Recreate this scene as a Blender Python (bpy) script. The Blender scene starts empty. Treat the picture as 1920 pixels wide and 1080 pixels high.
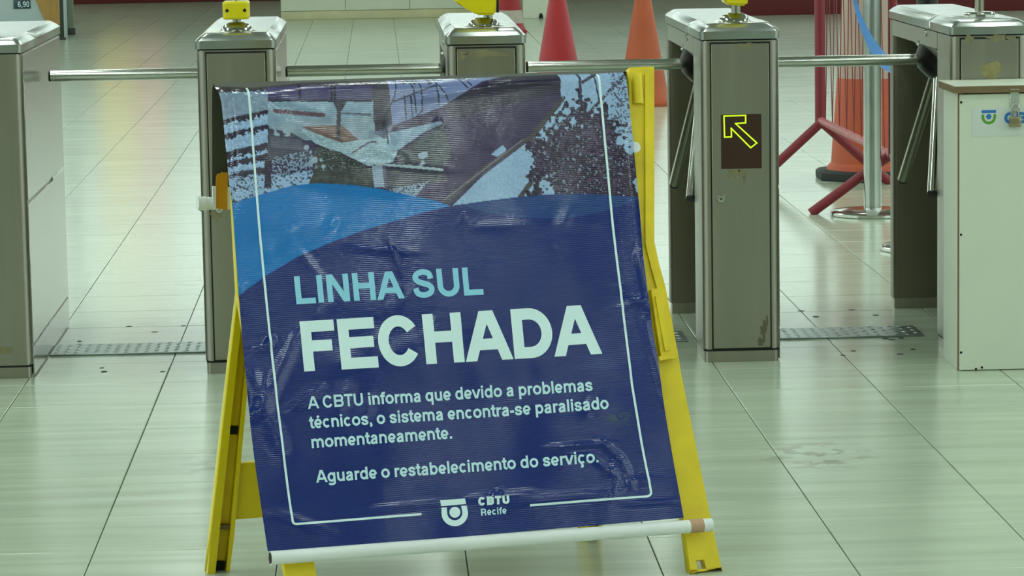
import bpy, bmesh, math, random
import numpy as np
from mathutils import Vector, Matrix

random.seed(7)
rng = np.random.default_rng(11)
SC = bpy.context.scene
COL = SC.collection

# ------------------------------------------------------------------ camera
FPX = 5981.36
CAM = np.array([0.1635, -9.0634, 1.4138])
YAW, PITCH, ROLL = 0.0408, -0.1298, -0.0168
_F = np.array([math.sin(YAW) * math.cos(PITCH), math.cos(YAW) * math.cos(PITCH), math.sin(PITCH)])
_R0 = np.array([math.cos(YAW), -math.sin(YAW), 0.0])
_U0 = np.cross(_R0, _F)
_R = math.cos(ROLL) * _R0 + math.sin(ROLL) * _U0
_U = -math.sin(ROLL) * _R0 + math.cos(ROLL) * _U0
cd = bpy.data.cameras.new('camera')
cam = bpy.data.objects.new('camera', cd)
COL.objects.link(cam)
cd.sensor_width = 36.0
cd.lens = FPX * 36.0 / 1920.0
cd.clip_end = 200
cam.matrix_world = Matrix(((_R[0], _U[0], -_F[0], CAM[0]), (_R[1], _U[1], -_F[1], CAM[1]),
                           (_R[2], _U[2], -_F[2], CAM[2]), (0, 0, 0, 1)))
SC.camera = cam

# ------------------------------------------------------------------ world, exposure, lamps
SC.view_settings.view_transform = 'Standard'
SC.view_settings.look = 'None'
SC.view_settings.exposure = 1.08
SC.view_settings.gamma = 1.0
SC.view_settings.use_curve_mapping = False
W = bpy.data.worlds.new('overcast_sky')
SC.world = W
W.use_nodes = True
W.node_tree.nodes['Background'].inputs[0].default_value = (0.82, 1.0, 0.92, 1)
W.node_tree.nodes['Background'].inputs[1].default_value = 1.06
LAMP_STRENGTH = 9.0
LAMP_COLOR = (0.86, 1.0, 0.93, 1)
CEIL_Z = 4.4


def ray(u, v):
    return _F + _R * ((u - 960) / FPX) - _U * ((v - 540) / FPX)


def on_floor(u, v, z=0.0):
    d = ray(u, v)
    return CAM + d * ((z - CAM[2]) / d[2])


def at_depth(u, v, y):
    d = ray(u, v)
    return CAM + d * ((y - CAM[1]) / d[1])


# ------------------------------------------------------------------ materials
def s2l(c):
    return tuple(((x / 255 / 12.92) if x / 255 <= 0.04045 else ((x / 255 + 0.055) / 1.055) ** 2.4) for x in c)


def mat(name, rgb, rough=0.5, metal=0.0, noise=0.0, nscale=8.0, bump=0.0, bscale=60.0, stretch=None,
        coat=0.0, rnoise=0.0, emit=None, estr=0.0, spec=0.5):
    m = bpy.data.materials.new(name)
    m.use_nodes = True
    nt = m.node_tree
    b = nt.nodes['Principled BSDF']
    c = s2l(rgb)
    b.inputs['Base Color'].default_value = (*c, 1)
    b.inputs['Roughness'].default_value = rough
    b.inputs['Metallic'].default_value = metal
    b.inputs['Specular IOR Level'].default_value = spec
    if coat:
        b.inputs['Coat Weight'].default_value = coat
        b.inputs['Coat Roughness'].default_value = 0.08
    if emit:
        b.inputs['Emission Color'].default_value = (*s2l(emit), 1)
        b.inputs['Emission Strength'].default_value = estr
    tc = nt.nodes.new('ShaderNodeTexCoord')
    mp = nt.nodes.new('ShaderNodeMapping')
    nt.links.new(tc.outputs['Object'], mp.inputs[0])
    if stretch:
        mp.inputs['Scale'].default_value = stretch
    if noise or rnoise:
        n = nt.nodes.new('ShaderNodeTexNoise')
        n.inputs['Scale'].default_value = nscale
        n.inputs['Detail'].default_value = 5
        nt.links.new(mp.outputs[0], n.inputs['Vector'])
        if noise:
            mx = nt.nodes.new('ShaderNodeMix')
            mx.data_type = 'RGBA'
            mx.inputs[6].default_value = (*[x * (1 - noise) for x in c], 1)
            mx.inputs[7].default_value = (*[min(1, x * (1 + noise)) for x in c], 1)
            nt.links.new(n.outputs['Fac'], mx.inputs[0])
            nt.links.new(mx.outputs[2], b.inputs['Base Color'])
        if rnoise:
            mr = nt.nodes.new('ShaderNodeMapRange')
            mr.inputs[3].default_value = max(0.02, rough - rnoise)
            mr.inputs[4].default_value = rough + rnoise
            nt.links.new(n.outputs['Fac'], mr.inputs[0])
            nt.links.new(mr.outputs[0], b.inputs['Roughness'])
    if bump:
        n2 = nt.nodes.new('ShaderNodeTexNoise')
        n2.inputs['Scale'].default_value = bscale
        n2.inputs['Detail'].default_value = 3
        nt.links.new(mp.outputs[0], n2.inputs['Vector'])
        bp = nt.nodes.new('ShaderNodeBump')
        bp.inputs['Strength'].default_value = bump
        bp.inputs['Distance'].default_value = 0.002
        nt.links.new(n2.outputs['Fac'], bp.inputs['Height'])
        nt.links.new(bp.outputs[0], b.inputs['Normal'])
    return m


M = {}
M['steel'] = mat('brushed_steel', (160, 158, 146), 0.34, 0.92, noise=0.10, nscale=3.0, rnoise=0.07, bump=0.05, bscale=30, stretch=(12, 12, 0.6))
M['steel_side'] = mat('satin_steel', (176, 172, 164), 0.21, 0.92, noise=0.04, nscale=2.0, rnoise=0.02)
M['steel_lid'] = mat('lid_steel', (185, 190, 186), 0.22, 0.95, noise=0.08, nscale=9.0, rnoise=0.06)
M['recess_shade_steel'] = mat('shade_darkened_steel', (128, 124, 110), 0.4, 0.85, noise=0.1, nscale=3.0, stretch=(12, 12, 0.6))  # rear post steel, recess shade put in as a darker base colour
M['chrome'] = mat('polished_tube_steel', (196, 198, 190), 0.16, 1.0)
M['dull_tube'] = mat('dull_tube_steel', (176, 176, 160), 0.22, 1.0)
M['black'] = mat('black_plastic', (16, 16, 16), 0.35)
M['rubber'] = mat('dark_rubber', (40, 44, 42), 0.7, noise=0.2)
M['gap'] = mat('dark_joint', (14, 15, 13), 0.8)
M['yellow_plastic'] = mat('yellow_plastic', (228, 204, 10), 0.38, noise=0.12, nscale=9, coat=0.15)
M['yellow_worn'] = mat('scuffed_yellow_plastic', (226, 200, 12), 0.45, noise=0.25, nscale=14, bump=0.08, bscale=40)
M['yellow_bright'] = mat('glossy_yellow_housing', (222, 206, 12), 0.28, coat=0.4)
M['pvc'] = mat('white_plastic_pipe', (226, 230, 228), 0.35, noise=0.06, nscale=10)
M['tan_tape'] = mat('tan_tape', (186, 150, 118), 0.6)
M['ochre_tape'] = mat('ochre_cloth_tape', (206, 146, 22), 0.7, noise=0.12, nscale=30)
M['banner_back'] = mat('banner_underside', (62, 66, 56), 0.8)
M['print_white'] = mat('white_print', (216, 240, 244), 0.36)
M['print_cyan'] = mat('pale_blue_print', (140, 206, 232), 0.36)
M['print_body'] = mat('light_print', (194, 230, 240), 0.36)
M['cream'] = mat('white_laminate', (208, 214, 196), 0.42, noise=0.04, nscale=5, bump=0.02, bscale=12)
M['mdf'] = mat('brown_board_edge', (116, 96, 66), 0.7, noise=0.2, nscale=30)
M['paper'] = mat('sticker_paper', (205, 212, 206), 0.3)
M['logo_blue'] = mat('sticker_blue', (46, 116, 184), 0.35)
M['logo_green'] = mat('sticker_green', (88, 152, 48), 0.35)
M['brass'] = mat('grey_padlock_metal', (160, 150, 120), 0.3, 0.9)
M['red_paint'] = mat('red_barrier_paint', (124, 26, 40), 0.4, noise=0.2, nscale=20)
M['pink_bar'] = mat('worn_pink_red_paint', (176, 96, 100), 0.4, noise=0.25, nscale=20)
M['cone_red'] = mat('red_cone_plastic', (162, 18, 28), 0.5, noise=0.12, nscale=6)
M['cone_orange'] = mat('faded_orange_plastic', (172, 78, 40), 0.6, noise=0.15, nscale=6)
M['cone_orange2'] = mat('orange_drum_plastic', (188, 84, 48), 0.55, noise=0.15, nscale=9)
M['cone_white'] = mat('dirty_white_band', (188, 178, 164), 0.6, noise=0.3, nscale=16)
M['sleeve'] = mat('grimy_pink_grey_band', (176, 152, 138), 0.5, noise=0.25, nscale=14, stretch=(1, 1, 0.1))
M['belt'] = mat('blue_webbing', (70, 128, 190), 0.6)
M['white_block'] = mat('white_painted_block', (222, 226, 206), 0.6, noise=0.05)
M['plinth_cream'] = mat('cream_plinth', (206, 200, 160), 0.6, noise=0.2, nscale=6)
M['dark_red_wall'] = mat('dark_red_wall_paint', (96, 22, 26), 0.5, noise=0.15)
M['brown_wall'] = mat('brown_wall_paint', (84, 62, 48), 0.6, noise=0.1)
M['wood'] = mat('varnished_wood', (176, 136, 70), 0.45, noise=0.4, nscale=7, stretch=(20, 20, 0.8))
M['grey_column'] = mat('grey_green_column', (126, 134, 116), 0.6)
M['dark_post'] = mat('dark_post_paint', (52, 60, 50), 0.5)
M['kiosk_white'] = mat('kiosk_white_panel', (188, 202, 204), 0.5)
M['display_dark'] = mat('dark_price_display', (40, 62, 74), 0.3)
M['ceiling_paint'] = mat('ceiling_paint', (124, 126, 116), 0.8)
M['wall_paint'] = mat('grey_wall_paint', (120, 124, 110), 0.7)
M['led_glass'] = mat('brown_led_window', (58, 34, 24), 0.3)
M['led'] = mat('green_yellow_led', (200, 255, 30), 0.5, emit=(190, 240, 16), estr=0.55)
M['lamp'] = mat('lit_tube_panel', (240, 255, 240), 0.5, emit=(255, 255, 255), estr=0.0)
_b = M['lamp'].node_tree.nodes['Principled BSDF']
_b.inputs['Emission Color'].default_value = LAMP_COLOR
_b.inputs['Emission Strength'].default_value = LAMP_STRENGTH
M['lit_yellow'] = mat('lit_yellow_panel', (250, 210, 90), 0.5, emit=(255, 214, 96), estr=0.19)
M['lit_pink'] = mat('lit_pink_panel', (250, 160, 140), 0.5, emit=(255, 168, 150), estr=0.17)
M['grout'] = mat('grout', (92, 98, 86), 0.8, noise=0.2)
M['hole'] = mat('black_hole_mark', (30, 34, 28), 0.8)
M['residue'] = mat('olive_tape_residue', (128, 122, 92), 0.6, 0.3, noise=0.3, nscale=40)
M['glitter'] = mat('yellowed_glue_residue', (150, 142, 96), 0.5, 0.3, noise=0.5, nscale=120)
M['rust'] = mat('dark_wear_flecks', (88, 86, 68), 0.6)
M['plate'] = mat('chequer_plate_metal', (150, 164, 160), 0.28, 0.85, noise=0.12, nscale=8)
M['bright_tape'] = mat('bright_foil', (214, 220, 214), 0.25, 0.8)


def tile_material():
    m = bpy.data.materials.new('polished_porcelain_tile')
    m.use_nodes = True
    nt = m.node_tree
    b = nt.nodes['Principled BSDF']
    geo = nt.nodes.new('ShaderNodeNewGeometry')
    oi = nt.nodes.new('ShaderNodeObjectInfo')
    mp = nt.nodes.new('ShaderNodeMapping')
    mp.inputs['Scale'].default_value = (0.7, 7.0, 1)
    nt.links.new(geo.outputs['Position'], mp.inputs[0])
    n = nt.nodes.new('ShaderNodeTexNoise')
    n.inputs['Scale'].default_value = 2.2
    n.inputs['Detail'].default_value = 6
    nt.links.new(mp.outputs[0], n.inputs['Vector'])
    cr = nt.nodes.new('ShaderNodeValToRGB')
    cr.color_ramp.elements[0].position = 0.25
    cr.color_ramp.elements[0].color = (*s2l((170, 182, 160)), 1)
    cr.color_ramp.elements[1].position = 0.75
    cr.color_ramp.elements[1].color = (*s2l((190, 202, 182)), 1)
    nt.links.new(n.outputs['Fac'], cr.inputs[0])
    # per tile tone
    mr = nt.nodes.new('ShaderNodeMapRange')
    mr.inputs[3].default_value = 0.95
    mr.inputs[4].default_value = 1.05
    nt.links.new(oi.outputs['Random'], mr.inputs[0])
    vm = nt.nodes.new('ShaderNodeVectorMath')
    vm.operation = 'SCALE'
    nt.links.new(cr.outputs[0], vm.inputs[0])
    nt.links.new(mr.outputs[0], vm.inputs[3])
    # worn pale scuff patches (fixed marks on the floor)
    sn = nt.nodes.new('ShaderNodeTexNoise')
    sn.inputs['Scale'].default_value = 16
    sn.inputs['Detail'].default_value = 6
    nt.links.new(geo.outputs['Position'], sn.inputs['Vector'])
    last = vm.outputs[0]
    for (cx, cy, rx, ry, amt) in SCUFFS:
        sub = nt.nodes.new('ShaderNodeVectorMath')
        sub.operation = 'SUBTRACT'
        sub.inputs[1].default_value = (cx, cy, 0)
        nt.links.new(geo.outputs['Position'], sub.inputs[0])
        mul = nt.nodes.new('ShaderNodeVectorMath')
        mul.operation = 'MULTIPLY'
        mul.inputs[1].default_value = (1 / rx, 1 / ry, 0)
        nt.links.new(sub.outputs[0], mul.inputs[0])
        ln = nt.nodes.new('ShaderNodeVectorMath')
        ln.operation = 'LENGTH'
        nt.links.new(mul.outputs[0], ln.inputs[0])
        a = nt.nodes.new('ShaderNodeMapRange')
        a.inputs[1].default_value = 0.4
        a.inputs[2].default_value = 1.0
        a.inputs[3].default_value = 1.0
        a.inputs[4].default_value = 0.0
        nt.links.new(ln.outputs['Value'], a.inputs[0])
        th = nt.nodes.new('ShaderNodeMapRange')
        th.inputs[1].default_value = 0.5
        th.inputs[2].default_value = 0.58
        nt.links.new(sn.outputs['Fac'], th.inputs[0])
        mm = nt.nodes.new('ShaderNodeMath')
        mm.operation = 'MULTIPLY'
        nt.links.new(a.outputs[0], mm.inputs[0])
        nt.links.new(th.outputs[0], mm.inputs[1])
        m2 = nt.nodes.new('ShaderNodeMath')
        m2.operation = 'MULTIPLY'
        m2.inputs[1].default_value = amt
        nt.links.new(mm.outputs[0], m2.inputs[0])
        mix = nt.nodes.new('ShaderNodeMix')
        mix.data_type = 'RGBA'
        mix.inputs[7].default_value = (*s2l((120, 120, 104)), 1)
        nt.links.new(m2.outputs[0], mix.inputs[0])
        nt.links.new(last, mix.inputs[6])
        last = mix.outputs[2]
    nt.links.new(last, b.inputs['Base Color'])
    rr = nt.nodes.new('ShaderNodeMapRange')
    rr.inputs[3].default_value = 0.15
    rr.inputs[4].default_value = 0.24
    nt.links.new(n.outputs['Fac'], rr.inputs[0])
    nt.links.new(rr.outputs[0], b.inputs['Roughness'])
    b.inputs['Specular IOR Level'].default_value = 0.62
    bp = nt.nodes.new('ShaderNodeBump')
    bp.inputs['Strength'].default_value = 0.006
    bp.inputs['Distance'].default_value = 0.002
    nt.links.new(n.outputs['Fac'], bp.inputs['Height'])
    nt.links.new(bp.outputs[0], b.inputs['Normal'])
    return m


_s1 = on_floor(1535, 853)
_s2 = on_floor(390, 868)
SCUFFS = [(_s1[0], _s1[1], 0.16, 0.22, 0.7), (_s2[0], _s2[1], 0.07, 0.25, 0.35)]
M['tile'] = tile_material()


# ------------------------------------------------------------------ helpers
def link(name, me, m=None, parent=None, smooth=False):
    o = bpy.data.objects.new(name, me)
    COL.objects.link(o)
    if m is not None and len(me.materials) == 0:
        me.materials.append(m)
    if smooth:
        me.polygons.foreach_set('use_smooth', [True] * len(me.polygons))
    if parent is not None:
        o.parent = parent
    return o


def thing(name, label, cat, loc=(0, 0, 0), group=None, rz=0.0):
    o = bpy.data.objects.new(name, None)
    COL.objects.link(o)
    o.empty_display_size = 0.1
    o.location = loc
    o.rotation_euler = (0, 0, rz)
    o['label'] = label
    o['category'] = cat
    if group:
        o['group'] = group
    return o


def bm_obj(name, bm, m, parent=None, smooth_angle=None, kind=None):
    bmesh.ops.recalc_face_normals(bm, faces=bm.faces)
    me = bpy.data.meshes.new(name)
    bm.to_mesh(me)
    bm.free()
    o = link(name, me, m, parent)
    if smooth_angle is not None:
        me.polygons.foreach_set('use_smooth', [True] * len(me.polygons))
        me.set_sharp_from_angle(angle=math.radians(smooth_angle))
    if kind:
        o['kind'] = kind
    return o


def add_box(bm, x0, x1, y0, y1, z0, z1, bevel=0.0, seg=2):
    vs = [bm.verts.new((x, y, z)) for z in (z0, z1) for y in (y0, y1) for x in (x0, x1)]
    fs = [(0, 2, 3, 1), (4, 5, 7, 6), (0, 1, 5, 4), (2, 6, 7, 3), (1, 3, 7, 5), (0, 4, 6, 2)]
    faces = [bm.faces.new([vs[i] for i in f]) for f in fs]
    if bevel:
        es = list({e for f in faces for e in f.edges})
        bmesh.ops.bevel(bm, geom=es, offset=bevel, segments=seg, affect='EDGES', profile=0.5)


def box(name, x0, x1, y0, y1, z0, z1, m, parent=None, bevel=0.0, seg=2):
    bm = bmesh.new()
    add_box(bm, x0, x1, y0, y1, z0, z1, bevel, seg)
    return bm_obj(name, bm, m, parent, 40 if bevel else None)


def add_tube(bm, p0, p1, r0, r1=None, n=20, cap=True):
    r1 = r0 if r1 is None else r1
    p0, p1 = Vector(p0), Vector(p1)
    d = (p1 - p0).normalized()
    a = d.orthogonal().normalized()
    b = d.cross(a)
    rings = []
    for p, r in ((p0, r0), (p1, r1)):
        rings.append([bm.verts.new(p + (a * math.cos(t) + b * math.sin(t)) * r) for t in [2 * math.pi * i / n for i in range(n)]])
    for i in range(n):
        bm.faces.new((rings[0][i], rings[0][(i + 1) % n], rings[1][(i + 1) % n], rings[1][i]))
    if cap:
        bm.faces.new(rings[0][::-1])
        bm.faces.new(rings[1])


def tube(name, p0, p1, r0, m, parent=None, r1=None, n=20):
    bm = bmesh.new()
    add_tube(bm, p0, p1, r0, r1, n)
    return bm_obj(name, bm, m, parent, 40)


def add_path(bm, pts, r, n=12):
    pts = [Vector(p) for p in pts]
    rings = []
    for i, p in enumerate(pts):
        d = (pts[min(i + 1, len(pts) - 1)] - pts[max(i - 1, 0)]).normalized()
        if i == 0:
            a = d.orthogonal().normalized()
        else:
            a = (a - d * a.dot(d)).normalized()
        b = d.cross(a)
        rings.append([bm.verts.new(p + (a * math.cos(t) + b * math.sin(t)) * r) for t in [2 * math.pi * k / n for k in range(n)]])
    for i in range(len(rings) - 1):
        for k in range(n):
            bm.faces.new((rings[i][k], rings[i][(k + 1) % n], rings[i + 1][(k + 1) % n], rings[i + 1][k]))
    bm.faces.new(rings[0][::-1])
    bm.faces.new(rings[-1])


def add_lathe(bm, prof, n=28, origin=(0, 0, 0), axis=None):
    o = Vector(origin)
    q = Vector((0, 0, 1)).rotation_difference(Vector(axis).normalized()) if axis is not None else None
    rings = []
    for (r, z) in prof:
        ring = []
        if r < 1e-6:
            v = Vector((0, 0, z))
            ring = [bm.verts.new(o + (q @ v if q else v))]
        else:
            for k in range(n):
                t = 2 * math.pi * k / n
                v = Vector((r * math.cos(t), r * math.sin(t), z))
                ring.append(bm.verts.new(o + (q @ v if q else v)))
        rings.append(ring)
    for A, B in zip(rings, rings[1:]):
        for k in range(n):
            a0, a1 = A[k % len(A)], A[(k + 1) % len(A)]
            b0, b1 = B[k % len(B)], B[(k + 1) % len(B)]
            vs = []
            for v in (a0, a1, b1, b0):
                if v not in vs:
                    vs.append(v)
            if len(vs) >= 3:
                bm.faces.new(vs)
    for ring in (rings[0], rings[-1]):
        if len(ring) > 1:
            bm.faces.new(ring)


def lathe(name, prof, m, parent=None, n=28, origin=(0, 0, 0), axis=None, ang=40):
    bm = bmesh.new()
    add_lathe(bm, prof, n, origin, axis)
    return bm_obj(name, bm, m, parent, ang)


def rrect(x0, x1, y0, y1, r, n=5):
    pts = []
    for (cx, cy, a0) in ((x1 - r, y1 - r, 0), (x0 + r, y1 - r, 90), (x0 + r, y0 + r, 180), (x1 - r, y0 + r, 270)):
        for i in range(n + 1):
            a = math.radians(a0 + 90 * i / n)
            pts.append((cx + r * math.cos(a), cy + r * math.sin(a)))
    return pts


def add_loft(bm, loops):
    """loops: list of equally long lists of 3D points"""
    rings = [[bm.verts.new(p) for p in lp] for lp in loops]
    n = len(rings[0])
    for A, B in zip(rings, rings[1:]):
        for k in range(n):
            bm.faces.new((A[k], A[(k + 1) % n], B[(k + 1) % n], B[k]))
    bm.faces.new(rings[0][::-1])
    bm.faces.new(rings[-1])


def post_mesh(name, x0, x1, y0, y1, z0, z1, r, m, parent=None):
    bm = bmesh.new()
    add_loft(bm, [[(x, y, z) for x, y in rrect(x0, x1, y0, y1, r)] for z in (z0, z1)])
    return bm_obj(name, bm, m, parent, 35)


def curve_prism(name, outline, holes, frame, thick, m, parent=None):
    """2D outline (and holes) filled and extruded; frame(x, y, k) gives the 3D point at height k over the plane"""
    cu = bpy.data.curves.new('tmp', 'CURVE')
    cu.dimensions = '2D'
    cu.fill_mode = 'BOTH'
    cu.extrude = 0.5
    for poly in [outline] + holes:
        sp = cu.splines.new('POLY')
        sp.points.add(len(poly) - 1)
        for p, (x, y) in zip(sp.points, poly):
            p.co = (x, y, 0, 1)
        sp.use_cyclic_u = True
    o = bpy.data.objects.new('tmp', cu)
    me = bpy.data.meshes.new_from_object(o)
    bpy.data.objects.remove(o)
    bm = bmesh.new()
    bm.from_mesh(me)
    bpy.data.meshes.remove(me)
    bmesh.ops.remove_doubles(bm, verts=bm.verts, dist=1e-6)
    for v in bm.verts:
        v.co = frame(v.co.x, v.co.y, (v.co.z + 0.5) * thick)
    return bm_obj(name, bm, m, parent)


def blob(name, cx, cz, rx, rz, m, parent, y, seed, n=16, jag=0.35):
    """thin irregular stain patch lying on a front face (plane y)"""
    r = random.Random(seed)
    bm = bmesh.new()
    a = []
    for k in range(n):
        t = 2 * math.pi * k / n
        s = 1 + r.uniform(-jag, jag)
        a.append((cx + rx * s * math.cos(t), cz + rz * s * math.sin(t)))
    f = [bm.verts.new((x, y, z)) for x, z in a]
    b = [bm.verts.new((x, y + 0.0006, z)) for x, z in a]
    c = bm.verts.new((cx, y, cz))
    for k in range(n):
        bm.faces.new((f[k], f[(k + 1) % n], c))
        bm.faces.new((f[k], b[k], b[(k + 1) % n], f[(k + 1) % n]))
    return bm_obj(name, bm, m, parent)


# ------------------------------------------------------------------ floor, tile by tile
TX, TY = 0.3925, 0.379
X0, Y0 = -0.853, -0.1295
bed = box('floor', -9.3, 10.3, -14.0, 29.0, -0.12, -0.006, M['grout'])
bed['kind'] = 'structure'


def tile_geo(bm, x0, y0):
    g, c = 0.0013, 0.0016
    a = [(x0 + g, y0 + g), (x0 + TX - g, y0 + g), (x0 + TX - g, y0 + TY - g), (x0 + g, y0 + TY - g)]
    t = [(x0 + g + c, y0 + g + c), (x0 + TX - g - c, y0 + g + c), (x0 + TX - g - c, y0 + TY - g - c), (x0 + g + c, y0 + TY - g - c)]
    lo = [bm.verts.new((x, y, -0.006)) for x, y in a]
    mi = [bm.verts.new((x, y, -0.0012)) for x, y in a]
    hi = [bm.verts.new((x, y, 0.0)) for x, y in t]
    bm.faces.new(hi)
    for k in range(4):
        j = (k + 1) % 4
        bm.faces.new((lo[k], lo[j], mi[j], mi[k]))
        bm.faces.new((mi[k], mi[j], hi[j], hi[k]))


bm = bmesh.new()
tile_geo(bm, 0, 0)
tile_me = bpy.data.meshes.new('tile')
bmesh.ops.recalc_face_normals(bm, faces=bm.faces)
bm.to_mesh(tile_me)
bm.free()
tile_me.materials.append(M['tile'])


def in_view(x, y):
    d = np.array([x, y, 0]) - CAM
    z = d @ _F
    if z < 1:
        return None
    return 960 + FPX * (d @ _R) / z, 540 - FPX * (d @ _U) / z, z


cand, rest = [], []
for i in range(-21, 28):
    for j in range(-35, 78):
        x, y = X0 + i * TX, Y0 + j * TY
        if x < -9.0 or x > 10.0 - TX or y < -13.6 or y > 28.6 - TY:
            continue
        pr = in_view(x + TX / 2, y + TY / 2)
        mw = FPX * TX / pr[2] if pr else 0
        if pr and -mw * .55 < pr[0] < 1920 + mw * .55 and pr[1] < 1080 + 40 and pr[1] > -30:
            cand.append((pr[2], x, y))
        else:
            rest.append((x, y))
cand.sort()
for (_, x, y) in cand[:300]:
    o = bpy.data.objects.new('tile', tile_me)
    o.location = (x, y, 0)
    o.parent = bed
    COL.objects.link(o)
bm = bmesh.new()
for (x, y) in rest + [(c[1], c[2]) for c in cand[300:]]:
    tile_geo(bm, x, y)
o = bm_obj('far_tiles', bm, M['tile'], bed)
o['kind'] = 'stuff'

# bolt holes and dark dabs on the floor beside the machines
bm0 = bmesh.new()
add_lathe(bm0, [(0.0, 0.0), (0.011, 0.0), (0.012, 0.0004), (0.0, 0.0008)], 10)
hole_me = bpy.data.meshes.new('bolt_hole')
bm0.to_mesh(hole_me)
bm0.free()
hole_me.materials.append(M['hole'])
for (u, v) in [(344, 611), (290, 622.5), (242, 612), (149, 640), (147, 646), (191, 690), (195, 697), (305, 697), (1530, 594), (1642, 591),
               (1502, 583), (1597, 581), (1600, 658), (1690, 634), (1712, 655), (1672, 637), (1688, 664), (1580, 666), (1660, 470 + 165), (1652, 367)]:
    p = on_floor(u, v)
    o = bpy.data.objects.new('bolt_hole', hole_me)
    o.location = (p[0], p[1], 0.0)
    o.scale = (random.uniform(.6, 1.1), random.uniform(.8, 1.6), 1)
    o.parent = bed
    COL.objects.link(o)

# ------------------------------------------------------------------ hall shell
ceil = box('ceiling', -9.3, 10.3, -14.0, 29.0, CEIL_Z, CEIL_Z + 0.15, M['ceiling_paint'])
ceil['kind'] = 'structure'
wb = box('wall_back', -9.3, 10.3, 27.6, 27.9, 0, 2.25, M['brown_wall'])
wb['kind'] = 'structure'
t = box('trim_1', -9.3, 10.3, 27.5, 27.6, 0.0, 0.35, M['dark_red_wall'], wb, 0.01)
box('coping', -9.3, 10.3, 27.56, 27.94, 2.25, 2.3, M['dark_red_wall'], wb, 0.01)
wf = box('wall_front', -9.3, 10.3, -14.2, -14.0, 0, CEIL_Z, M['wall_paint'])
wf['kind'] = 'structure'
for sx, nm in ((-9.3, 'wall_left'), (10.2, 'wall_right')):
    w_ = box(nm, sx, sx + 0.1, -14.0, 29.0, 0, 1.2, M['wall_paint'])
    w_['kind'] = 'structure'
wr = box('trim_2', 3.62, 9.0, 21.6, 22.1, 0, 0.5, M['dark_red_wall'], None, 0.01)
wr['kind'] = 'structure'
box('ledge_cap', 3.6, 9.0, 21.57, 22.13, 0.5, 0.55, M['dark_red_wall'], wr, 0.01)

# lamps: rows of fluorescent troffers on the ceiling
LX = [-7.6, -5.4, -3.2, -1.2, 0.7, 2.6, 4.9, 6.9, 8.9]
LY = [-11.5, -8.5, -5.5, -2.5, 0.5, 3.5, 6.5, 9.5, 12.5, 18.5]
k = 0
for a, x in enumerate(LX):
    for b_, y in enumerate(LY):
        if y > 15 and not -4 < x < 5:
            continue
        th = bpy.data.objects.new('ceiling_light', None)
        COL.objects.link(th)
        th.location = (x, y, CEIL_Z)
        th.parent = ceil
        if k == 0:
            fr = box('light_housing', -0.16, 0.16, -0.64, 0.64, -0.07, 0.0, M['cream'], th, 0.01)
            df = box('tube_panel', -0.1, 0.1, -0.61, 0.61, -0.078, -0.0695, M['lamp'], th)
            fr_me, df_me = fr.data, df.data
        else:
            link('light_housing', fr_me, None, th)
            link('tube_panel', df_me, None, th)
        k += 1

# illuminated advertising totem by the far wall, mirrored in the floor
t = bpy.data.objects.new('advertising_panel', None)
COL.objects.link(t)
t.location = (-2.62, 27.3, 0)
t.parent = wb
box('panel_frame', -0.42, 0.42, -0.06, 0.31, 0.95, 2.82, M['dark_post'], t, 0.01)
box('lit_panel', -0.38, 0.02, -0.075, -0.06, 1.0, 2.75, M['lit_yellow'], t)
box('lit_panel', 0.03, 0.38, -0.075, -0.06, 1.0, 2.75, M['lit_pink'], t)['label'] = 'pink half of the lit panel'

# ------------------------------------------------------------------ turnstiles
TWID, TLEN = 0.2216, 1.10
TXS = [-0.9526, -0.2379, 0.4709, 1.1944, 1.9113]
ZL, ZV, ZT = 0.930, 0.953, 0.972
hw = TWID / 2
HUBY, HUBZ = 0.55, 0.829
TLAB = ['steel turnstile at the left edge of the photo with plain closed side',
        'steel turnstile with yellow block clamp on its post, left of the blue banner',
        'steel turnstile behind the top of the banner with yellow beak shaped head',
        'steel turnstile with glowing green arrow on its front door',
        'steel turnstile behind the white padlocked box']
TM = {}


def tpart(key, builder):
    """build the part once, then share its mesh"""
    def f(parent, name, **kw):
        if key in TM:
            o = link(name, TM[key], None, parent)
        else:
            o = builder(parent, name)
            TM[key] = o.data
        return o
    return f


def mk_lid(y0, y1, front, back):
    def b(parent, name):
        bm = bmesh.new()
        e = 0.004
        bv = 0.026
        fb = bv if front else 0.0
        bb = bv if back else 0.0
        loops = []
        for (ins, z) in ((0, ZL), (0, ZV), (0.35, ZV + 0.009), (1.0, ZT)):
            loops.append([(x, y, z) for x, y in rrect(-hw - e + bv * ins, hw + e - bv * ins, y0 - (e if front else 0) + fb * ins, y1 + (e if back else 0) - bb * ins, 0.016 if (front or back) else 0.004, 4)])
        add_loft(bm, loops)
        return bm_obj(name, bm, M['steel_lid'], parent, 30)
    return b


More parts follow.
